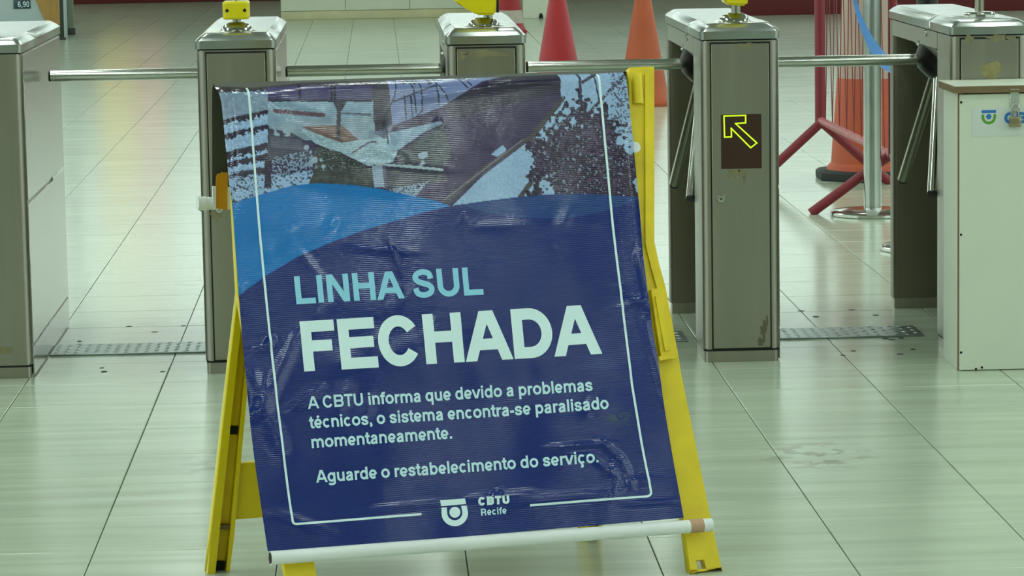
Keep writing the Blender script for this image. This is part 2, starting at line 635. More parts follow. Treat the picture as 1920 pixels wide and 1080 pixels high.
P_plinth = tpart('plinth', lambda p, n: post_mesh(n, -hw + 0.004, hw - 0.004, 0.003, 0.24, 0, 0.034, 0.012, M['steel'], p))
P_rplinth = tpart('rplinth', lambda p, n: post_mesh(n, -hw + 0.004, hw - 0.004, 1.04, TLEN - 0.004, 0, 0.034, 0.01, M['steel'], p))
P_fpost = tpart('fpost', lambda p, n: post_mesh(n, -hw, hw, 0, 0.245, 0.038, ZL - 0.004, 0.022, M['steel'], p))
P_pjoint = tpart('pjoint', lambda p, n: post_mesh(n, -hw + 0.003, hw - 0.003, 0.0025, 0.24, 0.032, 0.040, 0.012, M['gap'], p))
P_rpost = tpart('rpost', lambda p, n: post_mesh(n, -hw, hw, 1.035, TLEN, 0.034, ZL - 0.004, 0.014, M['recess_shade_steel'], p))
P_wall = tpart('wall', lambda p, n: box(n, hw - 0.05, hw - 0.001, 0.235, 1.045, 0.0, ZL - 0.004, M['steel'], p))
P_band = tpart('band', lambda p, n: box(n, -hw + 0.0005, hw - 0.045, 0.235, 1.045, 0.878, ZL - 0.004, M['steel'], p))
P_neck = tpart('neck', lambda p, n: box(n, -hw + 0.005, hw - 0.005, 0.005, TLEN - 0.005, ZL - 0.006, ZL + 0.001, M['gap'], p))
P_gasket = tpart('gasket', lambda p, n: box(n, -0.0865, 0.0865, -0.0012, 0.004, 0.037, ZL - 0.008, M['gap'], p))
P_door = tpart('door', lambda p, n: box(n, -0.0825, 0.0825, -0.0042, 0.002, 0.041, ZL - 0.0125, M['steel'], p, 0.0012, 1))
P_lid = tpart('lid1', mk_lid(0.0, 0.345, True, False))
P_lid2 = tpart('lid2', mk_lid(0.348, TLEN, False, True))
P_side_hi = tpart('side_hi', lambda p, n: box(n, hw - 0.001, hw + 0.0025, 0.024, 1.085, 0.508, ZL - 0.008, M['steel_side'], p, 0.001, 1))
P_side_lo = tpart('side_lo', lambda p, n: box(n, hw - 0.001, hw + 0.0025, 0.024, 1.085, 0.096, 0.499, M['steel_side'], p, 0.001, 1))
P_kick = tpart('kick', lambda p, n: box(n, hw - 0.001, hw + 0.0025, 0.024, 1.085, 0.004, 0.090, M['steel_side'], p, 0.001, 1))
P_latch = tpart('latch', lambda p, n: box(n, hw + 0.002, hw + 0.006, 0.70, 1.04, 0.500, 0.512, M['bright_tape'], p, 0.001, 1))


def b_lock(p, n):
    bm = bmesh.new()
    add_lathe(bm, [(0.0, 0.0), (0.0125, 0.0), (0.0135, 0.002), (0.011, 0.006), (0.0, 0.0065)], 20, (-0.058, -0.0042, 0.475), (0, -1, 0))
    return bm_obj(n, bm, M['chrome'], p, 40)


def b_keyhole(p, n):
    bm = bmesh.new()
    add_lathe(bm, [(0.0, 0.0), (0.003, 0.0), (0.003, 0.001), (0.0, 0.001)], 10, (-0.058, -0.0108, 0.475), (0, -1, 0))
    return bm_obj(n, bm, M['gap'], p)


P_lock = tpart('lock', b_lock)
P_key = tpart('key', b_keyhole)


def b_sidelock(p, n):
    bm = bmesh.new()
    add_lathe(bm, [(0.0, 0.0), (0.010, 0.0), (0.009, 0.004), (0.0, 0.005)], 16, (-hw, 0.42, 0.915), (-1, 0, 0))
    return bm_obj(n, bm, M['chrome'], p, 40)


P_slock = tpart('slock', b_sidelock)

# tripod: hub on a tilted axis, three arms, one of them across the lane
HUB = Vector((-hw + 0.065, HUBY, HUBZ))


def b_hubplate(p, n):
    bm = bmesh.new()
    pts = [(-hw + 0.002, 0.879), (-hw + 0.03, 0.879), (hw - 0.048, 0.74), (hw - 0.048, 0.70)]
    for y in (0.30, 0.66):
        pass
    A = [bm.verts.new((x, 0.30, z)) for x, z in pts]
    B = [bm.verts.new((x, 0.66, z)) for x, z in pts]
    bm.faces.new(A)
    bm.faces.new(B[::-1])
    for k in range(4):
        bm.faces.new((A[k], A[(k + 1) % 4], B[(k + 1) % 4], B[k]))
    return bm_obj(n, bm, M['steel'], p)


def b_hub(p, n):
    ax = Vector((-0.62, 0, -0.78)).normalized()
    c = Vector((-hw + 0.062, HUBY, HUBZ - 0.006))
    bm = bmesh.new()
    add_lathe(bm, [(0.0, -0.035), (0.084, -0.035), (0.089, -0.028), (0.089, -0.010), (0.078, 0.0), (0.068, 0.030), (0.040, 0.054), (0.0, 0.06)], 30, c, ax)
    return bm_obj(n, bm, M['black'], p, 35)


def b_stud(k):
    def f(p, n):
        ax = Vector((-0.62, 0, -0.78)).normalized()
        c = Vector((-hw + 0.062, HUBY, HUBZ - 0.006))
        a = Vector((0, 1, 0))
        b2 = ax.cross(a)
        bm = bmesh.new()
        t = math.radians(150 + 120 * k)
        add_lathe(bm, [(0.0, 0.0), (0.007, 0.0), (0.006, 0.006), (0.0, 0.008)], 12, c + (a * math.cos(t) + b2 * math.sin(t)) * 0.080 + ax * (-0.004), ax)
        return bm_obj(n, bm, M['chrome'], p, 40)
    return f


ARM_R = 0.0168
AL = 0.537


def b_arm(d, mname, length):
    def f(p, n):
        d_ = Vector(d).normalized()
        bm = bmesh.new()
        add_tube(bm, HUB + d_ * 0.025, HUB + d_ * (length - 0.004), ARM_R, n=24)
        return bm_obj(n, bm, M[mname], p, 40)
    return f


def b_cap(d, length):
    def f(p, n):
        d_ = Vector(d).normalized()
        bm = bmesh.new()
        add_lathe(bm, [(0.0, 0.0), (ARM_R * 0.99, 0.0), (ARM_R * 0.93, 0.006), (0.0, 0.008)], 24, HUB + d_ * (length - 0.004), d_)
        return bm_obj(n, bm, M['black'], p, 40)
    return f


D1 = (-1, 0, 0.0)
D2 = (-0.072, -0.28, -0.395)
D3 = (-0.072, 0.26, -0.395)
ARMS = [(D1, 'chrome', AL), (D2, 'chrome', 0.475), (D3, 'dull_tube', 0.475)]  # the back-pointing arm gets the duller tube metal
P_hub, P_hubplate = tpart('hub', b_hub), tpart('hubplate', b_hubplate)
P_studs = [tpart('stud%d' % i, b_stud(i)) for i in range(3)]
P_arms = [tpart('arm%d' % i, b_arm(*a)) for i, a in enumerate(ARMS)]
P_caps = [tpart('cap%d' % i, b_cap(a[0], a[2])) for i, a in enumerate(ARMS)]


def b_dome(p, n):
    bm = bmesh.new()
    add_lathe(bm, [(0.0, 0.0), (0.062, 0.0), (0.062, 0.003), (0.048, 0.005), (0.045, 0.010), (0.036, 0.020), (0.022, 0.027), (0.0, 0.028)], 32, (0, 0.13, ZT))
    return bm_obj(n, bm, M['chrome'], p, 30)


def b_mplate(p, n):
    return box(n, -0.088, 0.088, 0.036, 0.22, ZT - 0.0005, ZT + 0.0025, M['dull_tube'], p, 0.001, 1)


P_dome, P_mplate = tpart('dome', b_dome), tpart('mplate', b_mplate)

TURN = []
for i, tx in enumerate(TXS):
    t = thing('turnstile', TLAB[i], 'turnstile', (tx, 0, 0), 'row of steel turnstiles')
    TURN.append(t)
    P_plinth(t, 'plinth')
    P_rplinth(t, 'plinth')
    P_pjoint(t, 'plinth_joint')
    fp = P_fpost(t, 'front_post')
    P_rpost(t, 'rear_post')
    P_wall(t, 'side_wall')
    P_band(t, 'top_band')
    P_neck(t, 'lid_joint')
    if i != 0:
        P_gasket(t, 'door_joint')
        d = P_door(t, 'door')
        P_lock(d, 'door_lock')
        P_key(d, 'keyhole')
    P_lid(t, 'front_lid')
    P_lid2(t, 'rear_lid')
    P_side_hi(t, 'side_panel')
    P_side_lo(t, 'side_panel')
    P_kick(t, 'kick_plate')
    P_latch(t, 'side_latch')
    P_slock(t, 'side_lock')
    P_hubplate(t, 'hub_bracket')
    h = P_hub(t, 'arm_hub')
    for st_p in P_studs:
        st_p(h, 'hub_stud')
    for a, c in zip(P_arms, P_caps):
        ao = a(t, 'turnstile_arm')
        c(ao, 'arm_end_cap')
    if i in (1, 2, 3):
        P_mplate(t, 'mounting_plate')
        P_dome(t, 'post_base')

# heads on the lids
t = TURN[1]
tube('reader_post', (0, 0.13, ZT + 0.02), (0, 0.13, ZT + 0.30), 0.012, M['dull_tube'], t)
hd = post_mesh('clamp_block', -0.038, 0.038, 0.085, 0.165, ZT + 0.036, ZT + 0.088, 0.012, M['yellow_bright'], t)
hd['label'] = 'yellow clamp block'
md = hd.modifiers.new('bevel', 'BEVEL')
md.width = 0.006
md.segments = 3
md.limit_method = 'ANGLE'
for sx in (-1, 1):
    lathe('screw_hole', [(0, 0), (0.005, 0), (0.005, 0.001), (0, 0.001)], M['gap'], hd, 12, (sx * 0.025, 0.0852, ZT + 0.062), (0, -1, 0))
t = TURN[2]
tube('reader_post', (0.012, 0.13, ZT + 0.02), (0.012, 0.13, ZT + 0.05), 0.013, M['dull_tube'], t)


def beak(parent, pts, y0, y1, m):
    bm = bmesh.new()
    A = [bm.verts.new((x, y0, z)) for x, z in pts]
    B = [bm.verts.new((x, y1, z)) for x, z in pts]
    bm.faces.new(A)
    bm.faces.new(B[::-1])
    n = len(pts)
    for k in range(n):
        bm.faces.new((A[k], A[(k + 1) % n], B[(k + 1) % n], B[k]))
    bmesh.ops.bevel(bm, geom=list(bm.edges), offset=0.006, segments=3, affect='EDGES')
    return bm_obj('reader_head', bm, m, parent, 40)


zz = ZT + 0.036
hd = beak(t, [(-0.024, zz), (0.033, zz), (0.036, zz + 0.05), (0.036, zz + 0.16), (-0.06, zz + 0.16), (-0.085, zz + 0.045), (-0.083, zz + 0.036), (-0.052, zz + 0.026), (-0.034, zz + 0.01)], 0.075, 0.175, M['yellow_bright'])
hd['label'] = 'yellow beak shaped reader head'
box('back_plate', 0.0345, 0.042, 0.08, 0.17, zz + 0.006, zz + 0.15, M['black'], hd, 0.002)
t = TURN[3]
tube('reader_post', (0.004, 0.13, ZT + 0.02), (0.004, 0.13, ZT + 0.055), 0.013, M['dull_tube'], t)
hd = beak(t, [(-0.028, zz + 0.016), (0.03, zz + 0.012), (0.036, zz + 0.03), (0.036, zz + 0.16), (-0.05, zz + 0.16), (-0.042, zz + 0.04)], 0.08, 0.175, M['yellow_bright'])
hd['label'] = 'yellow reader head'
t = TURN[4]
lathe('post_base', [(0.0, 0), (0.044, 0), (0.046, 0.004), (0.046, 0.012), (0.040, 0.017), (0.022, 0.018), (0.0, 0.018)], M['chrome'], t, 32, (-0.005, 0.13, ZT))
tube('reader_post', (-0.005, 0.13, ZT + 0.012), (-0.005, 0.13, ZT + 0.30), 0.0135, M['dull_tube'], t)

# LED arrow window of the fourth machine
t = TURN[3]
led = box('arrow_display', -0.0565, 0.0600, -0.0058, 0.0, 0.560, 0.716, M['led_glass'], t, 0.001, 1)
led['label'] = 'brown display window'


def dz(u, v):
    p = at_depth(u, v, -0.0062)
    return p[0] - TXS[3], p[2]


outl = [(1357.5, 217.5), (1398, 216.5), (1398, 230.5), (1379, 231.5), (1419, 268), (1407.5, 277), (1371, 240.5), (1371.5, 256.5), (1358.5, 257)]
bm = bmesh.new()
for k in range(len(outl)):
    a, b2 = np.array(outl[k]), np.array(outl[(k + 1) % len(outl)])
    n = max(2, int(np.linalg.norm(b2 - a) / 2.6))
    for s in range(n):
        q = a + (b2 - a) * s / n
        x, z = dz(*q)
        add_lathe(bm, [(0.0, 0.0), (0.0022, 0.0), (0.0022, 0.0012), (0.0, 0.0018)], 8, (x, -0.0058, z), (0, -1, 0))
bm_obj('led_arrow', bm, M['led'], led)['label'] = 'lit green-yellow outlined arrow pointing up left'

# adhesive residue, flecks and labels on the doors
for (i, u, v, ru, rv, m, s) in [(3, 1374, 325, 11, 9, 'residue', 1), (3, 1392, 322, 7, 10, 'residue', 2), (3, 1396, 338, 3, 6, 'residue', 9),
                                (3, 1400, 84, 14, 4, 'residue', 3), (3, 1391, 90, 7, 3, 'residue', 4),
                                (3, 1432, 620, 5, 16, 'rust', 5), (3, 1427, 640, 6, 8, 'rust', 6), (3, 1438, 600, 2, 10, 'rust', 16),
                                (2, 905, 101, 40, 8, 'residue', 7), (2, 868, 105, 7, 10, 'residue', 8),
                                (4, 1817, 72, 9, 6, 'residue', 10), (4, 1868, 71, 16, 6, 'residue', 11), (4, 1895, 72, 9, 5, 'residue', 12),
                                (4, 1858, 132, 20, 17, 'glitter', 13), (1, 405, 400, 10, 15, 'residue', 14)]:
    p = at_depth(u, v, -0.0047)
    sc = 1 / 640.0
    blob('tape_residue' if m != 'rust' else 'wear_mark', p[0] - TXS[i], p[2], ru * sc, rv * sc, M[m], TURN[i], -0.0048, s, 18, 0.28 if m == 'glitter' else 0.45)
p = at_depth(8, 657, -0.005)
box('number_tag', p[0] - TXS[0] - 0.03, p[0] - TXS[0] + 0.022, -0.0014, 0.0005, p[2] - 0.010, p[2] + 0.010, M['residue'], TURN[0])

# chequer plates across the lanes
for i in range(4):
    xa, xb = TXS[i] + hw + 0.006, TXS[i + 1] - hw - 0.004
    labs = ['chequer metal floor plate across the lane left of the banner', 'chequer metal floor plate hidden behind the left half of the banner',
            'chequer metal floor plate in the lane behind the right half of the banner', 'metal floor plate between the arrow turnstile and the white box']
    t = thing('floor_plate', labs[i], 'plate', (xa, 0.415, 0), 'chequer plates across the turnstile lanes')
    bm = bmesh.new()
    add_box(bm, 0, xb - xa, 0, 0.205, 0.0, 0.005, 0.0015, 1)
    bm_obj('plate', bm, M['plate'], t)
    bm = bmesh.new()
    nx, ny = int((xb - xa) / 0.030), 7
    for a in range(nx):
        for b_ in range(ny):
            cx, cy = 0.016 + a * 0.030, 0.016 + b_ * 0.029
            ang = 0.7 if (a + b_) % 2 else -0.7
            c, s = math.cos(ang), math.sin(ang)
            ring = [(-0.013, 0), (0, -0.0035), (0.013, 0), (0, 0.0035)]
            vs = [bm.verts.new((cx + x * c - y * s, cy + x * s + y * c, 0.005)) for x, y in ring]
            tp = bm.verts.new((cx, cy, 0.0068))
            for k in range(4):
                bm.faces.new((vs[k], vs[(k + 1) % 4], tp))
    o = bm_obj('tread_lugs', bm, M['plate'], t)
    o['kind'] = 'stuff'

# ------------------------------------------------------------------ white padlocked box before the last turnstile
bx0, bx1, by0, by1 = 1.776, 2.24, -0.245, -0.016
BH = 0.782
t = thing('ballot_box', 'tall white laminate box with brown edged lid and padlock before last turnstile', 'box', (bx0, by0, 0))
bw, bd = bx1 - bx0, by1 - by0
box('side_board', 0, 0.016, 0.004, bd, 0.0, BH, M['cream'], t, 0.0008, 1)
box('side_board', bw - 0.016, bw, 0.004, bd, 0.0, BH, M['cream'], t, 0.0008, 1)
box('back_board', 0.016, bw - 0.016, bd - 0.014, bd, 0.0, BH, M['cream'], t)
box('board_edge', -0.0004, 0.003, 0.0012, 0.0042, 0.0, BH, M['mdf'], t)['label'] = 'brown exposed board edge'
front = box('front_board', 0.003, bw, -0.012, 0.0035, 0.002, BH - 0.004, M['cream'], t, 0.0008, 1)
lid = box('lid_board', -0.014, bw + 0.012, -0.024, bd + 0.004, BH, BH + 0.019, M['mdf'], t)
box('lid_laminate', -0.014, bw + 0.012, -0.024, bd + 0.004, BH + 0.019, BH + 0.0205, M['cream'], lid)['label'] = 'white laminate top face'
for (u, v) in ((1802, 192), (1802, 440), (1802, 661), (1830, 692), (1841, 689)):
    p = at_depth(u, v, by0 - 0.0125)
    lathe('screw', [(0, 0), (0.0036, 0), (0.0036, 0.001), (0, 0.0012)], M['gap'], front, 10, (p[0] - bx0, -0.012, p[2]), (0, -1, 0))


def bp(u, v):
    p = at_depth(u, v, by0 - 0.0135)
    return p[0] - bx0, p[2]


x0_, z1_ = bp(1822, 203)
x1_, z0_ = bp(1990, 253)
st = box('sticker', x0_, x1_, -0.0130, -0.012, z0_, z1_, M['paper'], t)
st['label'] = 'white sticker with blue and green emblem'


def flat_poly(name, pts, y, m, parent, holes=()):
    return curve_prism(name, pts, list(holes), lambda x, z, k: Vector((x, y - k, z)), 0.0006, m, parent)


lx, lz = bp(1854, 220)
S_ = 1 / 666.0
flat_poly('emblem_bar', [(lx - 13.5 * S_, lz + 13.5 * S_), (lx + 13.5 * S_, lz + 13.5 * S_), (lx + 13.5 * S_, lz + 8 * S_), (lx - 13.5 * S_, lz + 8 * S_)], -0.0130, M['logo_blue'], st)
ro, ri = 13.5 * S_, 8.6 * S_
zc = lz + 0.5 * S_
U_ = [(lx - ro, lz + 5.5 * S_)] + [(lx + ro * math.cos(a), zc + ro * math.sin(a)) for a in [math.pi + math.pi * k / 16 for k in range(17)]] + [(lx + ro, lz + 5.5 * S_), (lx + ri, lz + 5.5 * S_)] + \
     [(lx + ri * math.cos(a), zc + ri * math.sin(a)) for a in [2 * math.pi - math.pi * k / 16 for k in range(17)]] + [(lx - ri, lz + 5.5 * S_)]
flat_poly('emblem_ring', U_, -0.0130, M['logo_green'], st)
flat_poly('emblem_dot', [(lx + 5 * S_ * math.cos(a), zc + 0.8 * S_ + 5 * S_ * math.sin(a)) for a in [2 * math.pi * k / 20 for k in range(20)]], -0.0130, M['logo_blue'], st)


def glyph_strokes(ch, w):
    """bold grotesque letters as constant width strokes; cap height 1. Returns (advance, list of polylines)"""
    h = w / 2
    sb = 0.095
    xh = 0.745

    def el(cx, cy, rx, ry, a0, a1, n=18):
        return [(cx + rx * math.cos(math.radians(a0 + (a1 - a0) * k / n)), cy + ry * math.sin(math.radians(a0 + (a1 - a0) * k / n))) for k in range(n + 1)]

    def spl(pts, n=5):
        P = [pts[0]] + pts + [pts[-1]]
        out = []
        for i in range(1, len(P) - 2):
            p0, p1, p2, p3 = P[i - 1], P[i], P[i + 1], P[i + 2]
            for k in range(n):
                t = k / n
                out.append(tuple(0.5 * (2 * p1[c] + (p2[c] - p0[c]) * t + (2 * p0[c] - 5 * p1[c] + 4 * p2[c] - p3[c]) * t * t + (3 * p1[c] - p0[c] - 3 * p2[c] + p3[c]) * t ** 3) for c in (0, 1)))
        out.append(pts[-1])
        return out

    def box_spl(pts, x0, x1, y0, y1):
        return spl([(x0 + (x1 - x0) * a, y0 + (y1 - y0) * b) for a, b in pts])
    SP = [(0.95, .70), (.86, .92), (.5, 1), (.13, .91), (.04, .74), (.2, .59), (.5, .505), (.82, .42), (.97, .26), (.86, .08), (.5, 0), (.12, .08), (.01, .31)]
    V = lambda x, y0=0.0, y1=1.0: [(x, y0), (x, y1)]
    H = lambda x0, x1, y: [(x0, y), (x1, y)]
    if ch == ' ':
        return 0.37, []
    if ch == 'A':
        W = 1.0
        d = h * 1.05
        return W, [('diag', (0.0 + d, 0), (W / 2 - d * .22, 1)), ('diag', (W - 0.0 - d, 0), (W / 2 + d * .22, 1)), H(.24, W - .24, 0.215 + h)]
    if ch == 'B':
        W = 1.0
        r = (1 - w) / 4
        x1 = W - .07 - h
        c = x1 - r * 1.05
        return W, [V(sb + h), [(sb, 1 - h), (c, 1 - h)] + el(c, 1 - h - r, r * .95, r, 90, -90, 12)[1:] + [(sb, 1 - h - 2 * r)], [(sb, 1 - h - 2 * r), (c, 1 - h - 2 * r)] + el(c, h + r, r * 1.05, r, 90, -90, 12)[1:] + [(sb, h)]]
    if ch in 'CG':
        W = 1.0
        return W, [el(.5, .5, .44 - h, .515 - h, 33, 327, 30)]
    if ch == 'D':
        W = 1.0
        r = .5 - h
        c = W - .07 - h - r * .92
        return W, [V(sb + h), [(sb, 1 - h), (c, 1 - h)] + el(c, .5, r * .92, r, 90, -90, 20)[1:] + [(sb, h)]]
    if ch == 'E':
        W = .92
        return W, [V(sb + h), H(sb, W - .06, 1 - h * .92), H(sb, W - .10, .52), H(sb, W - .045, h * .92)]
    if ch == 'F':
        W = .85
        return W, [V(sb + h), H(sb, W - .045, 1 - h * .92), H(sb, W - .12, .50)]
    if ch == 'H':
        W = 1.0
        return W, [V(sb + h), V(W - sb - h), H(sb + h, W - sb - h, .53)]
    if ch == 'I':
        return .2 + w, [V(.1 + h)]
    if ch == 'L':
        W = .85
        return W, [V(sb + h), H(sb, W - .04, h * .92)]
    if ch == 'N':
        W = 1.0
        return W, [V(sb + h), V(W - sb - h), ('diag', (sb + h * 1.12, 1), (W - sb - h * 1.12, 0))]
    if ch == 'R':
        W = 1.0
        r = (1 - w) / 4 + .02
        c = W - .10 - h - r
        return W, [V(sb + h), [(sb, 1 - h), (c, 1 - h)] + el(c, 1 - h - r, r, r, 90, -90, 12)[1:] + [(sb, 1 - h - 2 * r)], spl([(c, 1 - h - 2 * r), (W - .16 - h, .36), (W - .13 - h, .15), (W - .09 - h, 0)])]
    if ch == 'S':
        W = .92
        return W, [box_spl(SP, .055 + h, W - .055 - h, h - .015, 1 + .015 - h)]
    if ch == 'T':
        W = .85
        return W, [V(W / 2), H(.03, W - .03, 1 - h * .92)]
    if ch == 'U':
        W = 1.0
        r = W / 2 - sb - h
        return W, [[(sb + h, 1)] + el(W / 2, r * 1.0 + h - .015, r, r, 180, 360, 20) + [(W - sb - h, 1)]]
    # ---- lower case
    r = xh / 2 - h + .012
    if ch in 'bp':
        W = .84
        rx = (W - .06 - sb) / 2 - h
        cx = W - .06 - h - rx
        return W, [V(sb + h, 0 if ch == 'b' else -.29, 1 if ch == 'b' else xh), el(cx, xh / 2, rx, r, 0, 360, 26)]
    if ch in 'dq':
        W = .84
        rx = (W - .06 - sb) / 2 - h
        cx = .06 + h + rx
        return W, [V(W - sb - h, 0 if ch == 'd' else -.29, 1 if ch == 'd' else xh), el(cx, xh / 2, rx, r, 0, 360, 26)]
    if ch == 'g':
        W = .84
        rx = (W - .06 - sb) / 2 - h
        cx = .06 + h + rx
        x = W - sb - h
        return W, [[(x, xh), (x, -.06)] + el(x - rx, -.06, rx, .24 - h, 0, -160, 14)[1:], el(cx, xh / 2, rx, r, 0, 360, 26)]
    if ch in 'oó':
        W = .85
        return W, [el(W / 2, xh / 2, W / 2 - .055 - h, r, 0, 360, 28)]
    if ch in 'cç':
        W = .76
        s_ = [el(W / 2 + .01, xh / 2, W / 2 - .05 - h, r, 42, 318, 24)]
        if ch == 'ç':
            s_.append(spl([(W / 2 + .02, 0.02), (W / 2 + .02, -.09), (W / 2 + .07, -.14), (W / 2 + .03, -.23), (W / 2 - .09, -.22)]))
        return W, s_
    if ch in 'eé':
        W = .78
        rx = W / 2 - .05 - h
        s_ = [[(.08 + h, xh * .46), (W - .055 - h, xh * .46)], el(W / 2, xh / 2, rx, r, -4, 318, 26)]
        if ch == 'é':
            s_.append([(W / 2 - .05, xh + .08), (W / 2 + .10, xh + .25)])
        return W, s_
    if ch in 'aá':
        W = .78
        x = W - .12 - h
        return W, [spl([(.09 + h, xh * .68), (.15 + h, xh - h - .03), (W / 2 - .02, xh - h + .012), (x - .04, xh - h - .03), (x, xh * .68)]) + [(x, .10), (x + .03, 0.0)],
                   spl([(x, xh * .57), (W / 2 - .02, xh * .52), (.10 + h, xh * .38), (.07 + h, xh * .22), (.14 + h, h * .8), (.36, h - .01), (x - .03, xh * .2), (x, xh * .42)])]
    if ch == 'f':
        W = .46
        return W, [[(.13 + h, 0), (.13 + h, .78)] + el(.13 + h + .17, .80, .17, .2 - h, 180, 92, 8)[1:] + [(W + .02, 1 - h)], H(.02, W - .02, xh - h * .9)]
    if ch == 'h':
        W = .84
    if ch in 'nhmru':
        W = {'n': .84, 'h': .84, 'm': 1.24, 'r': .54, 'u': .84}[ch]
        if ch == 'r':
            return W, [V(sb + h, 0, xh), spl([(sb + h, xh * .55), (sb + h + .05, xh - h - .06), (W - .14, xh - h - .01), (W - .02, xh - h)])]
        if ch == 'u':
            rr = (W - 2 * sb) / 2 - h
            return W, [V(W - sb - h, 0, xh), [(sb + h, xh)] + el(W / 2, rr * .95 + h - .012, rr, rr * .95, 180, 360, 16)]
        if ch == 'm':
            rr = (W - 2 * sb - w) / 4
            c1, c2 = sb + h + rr, sb + h + 3 * rr
            return W, [V(sb + h, 0, xh)] + [el(c, xh - h - rr * .95 + .012, rr, rr * .95, 180, 0, 14) + [(c + rr, 0)] for c in (c1, c2)]
        rr = (W - 2 * sb) / 2 - h
        return W, [V(sb + h, 0, xh if ch == 'n' else 1), el(W / 2, xh - h - rr * .95 + .012, rr, rr * .95, 180, 0, 16) + [(W - sb - h, 0)]]
    if ch == 'i':
        return .2 + w, [V(.1 + h, 0, xh), V(.1 + h, 1 - w * .95, 1)]
    if ch == 'l':
        return .2 + w, [V(.1 + h)]
    if ch == 's':
        W = .75
        return W, [box_spl(SP, .05 + h, W - .05 - h, h - .012, xh + .012 - h)]
    if ch == 't':
        W = .46
        x = .13 + h
        return W, [[(x, .95), (x, .2)] + el(x + .14, .17 + h * .4, .14, .17 - h * .6, 180, 268, 7)[1:] + [(W, h * .85)], H(.02, W - .03, xh - h * .9)]
    if ch == 'v':
        W = .77
        return W, [('diag', (h * 1.05, xh), (W / 2 - h * .2, 0)), ('diag', (W - h * 1.05, xh), (W / 2 + h * .2, 0))]
    if ch == '.':
        return .2 + w, [V(.1 + h, 0, w)]
    if ch == ',':
        return .2 + w, [V(.1 + h, 0, w), [(.1 + h * 1.55, .04), (.1 + h * .7, -.17)]]
    if ch == '-':
        return .46, [H(.05, .41, .33)]
    if ch == '0':
        return .77, [el(.385, .5, .335 - h, .51 - h, 0, 360, 28)]
    if ch in '69':
        s_ = [el(.385, .31, .335 - h, .32 - h, 0, 360, 24), spl([(.05 + h, .33), (.07 + h, .65), (.3, .99 - h), (.52, .97 - h), (.68 - h, .78)])]
        if ch == '9':
            s_ = [[(.77 - x, 1 - y) for x, y in p] for p in s_]
        return .77, s_
    return .5, []


def text_mesh(body, weight=0.2, spacing=0.0):
    """flat lettering mesh, cap height 1, strokes of the given weight"""
    vs, fs = [], []
    x = 0.0
    for ch in body:
        adv, strokes = glyph_strokes(ch, weight)
        for si, pl in enumerate(strokes):
            zl_ = si * 2.5e-5
            if pl[0] == 'diag':
                (ax, ay), (bx_, by_) = pl[1], pl[2]
                hx = weight / 2 * math.hypot(bx_ - ax, by_ - ay) / abs(by_ - ay)
                b0 = len(vs)
                vs += [(x + ax - hx, ay, zl_), (x + ax + hx, ay, zl_), (x + bx_ + hx, by_, zl_), (x + bx_ - hx, by_, zl_)]
                fs.append((b0, b0 + 1, b0 + 2, b0 + 3))
                continue
            P = [np.array(q, float) for q in pl]
            P = [P[0]] + [q for p_, q in zip(P, P[1:]) if np.linalg.norm(q - p_) > 1e-5]
            closed = len(P) > 3 and np.linalg.norm(P[0] - P[-1]) < 1e-4
            if closed:
                P = P[:-1]
            n = len(P)
            b0 = len(vs)
            for i in range(n):
                pa_ = P[i - 1] if (i > 0 or closed) else None
                pb_ = P[(i + 1) % n] if (i < n - 1 or closed) else None
                d1 = (P[i] - pa_) / np.linalg.norm(P[i] - pa_) if pa_ is not None else None
                d2_ = (pb_ - P[i]) / np.linalg.norm(pb_ - P[i]) if pb_ is not None else None
                if d1 is None:
                    d1 = d2_
                if d2_ is None:
                    d2_ = d1
                n1, n2 = np.array([-d1[1], d1[0]]), np.array([-d2_[1], d2_[0]])
                mt = n1 + n2
                mt = mt / max(1e-6, np.linalg.norm(mt))
                k = min(1.8, 1.0 / max(0.3, mt @ n1))
                off = mt * weight / 2 * k
                for sg in (1, -1):
                    q = P[i] + off * sg
                    vs.append((x + q[0], q[1], zl_))
            m_ = n if closed else n - 1
            for i in range(m_):
                j = (i + 1) % n
                fs.append((b0 + 2 * i, b0 + 2 * i + 1, b0 + 2 * j + 1, b0 + 2 * j))
        x += adv + spacing
    me = bpy.data.meshes.new('lettering')
    me.from_pydata(vs, [], fs)
    return me


me = text_mesh('CBTU', 0.25)
co = np.empty(len(me.vertices) * 3)
me.vertices.foreach_get('co', co)
co = co.reshape(-1, 3)
xa, za = bp(1883, 232)
xb, zb = bp(1966, 209)
mn, mx_ = co.min(0), co.max(0)
new = np.stack([xa + (co[:, 0] - mn[0]) / (mx_[0] - mn[0]) * (xb - xa), -0.0133 - co[:, 2], za + (co[:, 1] - mn[1]) / (mx_[1] - mn[1]) * (zb - za)], 1)
me.vertices.foreach_set('co', new.ravel())
link('lettering', me, M['logo_blue'], st)

# hasp and padlock
hx, hz = bp(1902, 172)
hp = thing('padlock', 'small grey padlock hanging on the hasp of the white box', 'padlock', (bx0 + hx, by0 - 0.012, 0))
hs = box('hasp', hx - 0.013, hx + 0.013, -0.016, -0.0125, hz - 0.045, hz + 0.006, M['bright_tape'], t, 0.0015, 1)
box('hasp_top', hx - 0.013, hx + 0.013, -0.0255, -0.012, hz + 0.006, hz + 0.009, M['bright_tape'], hs, 0.001, 1)
bm = bmesh.new()
zr = hz - 0.055
add_path(bm, [(-0.010, -0.014, zr - 0.022)] + [(0.010 * -math.cos(a), -0.014, zr + 0.010 + 0.012 * math.sin(a)) for a in [math.pi * k / 10 for k in range(11)]] + [(0.010, -0.014, zr - 0.022)], 0.0028, 10)
bm_obj('shackle', bm, M['chrome'], hp, 50)
box('lock_body', -0.0165, 0.0165, -0.0215, -0.006, zr - 0.042, zr - 0.014, M['brass'], hp, 0.003, 2)
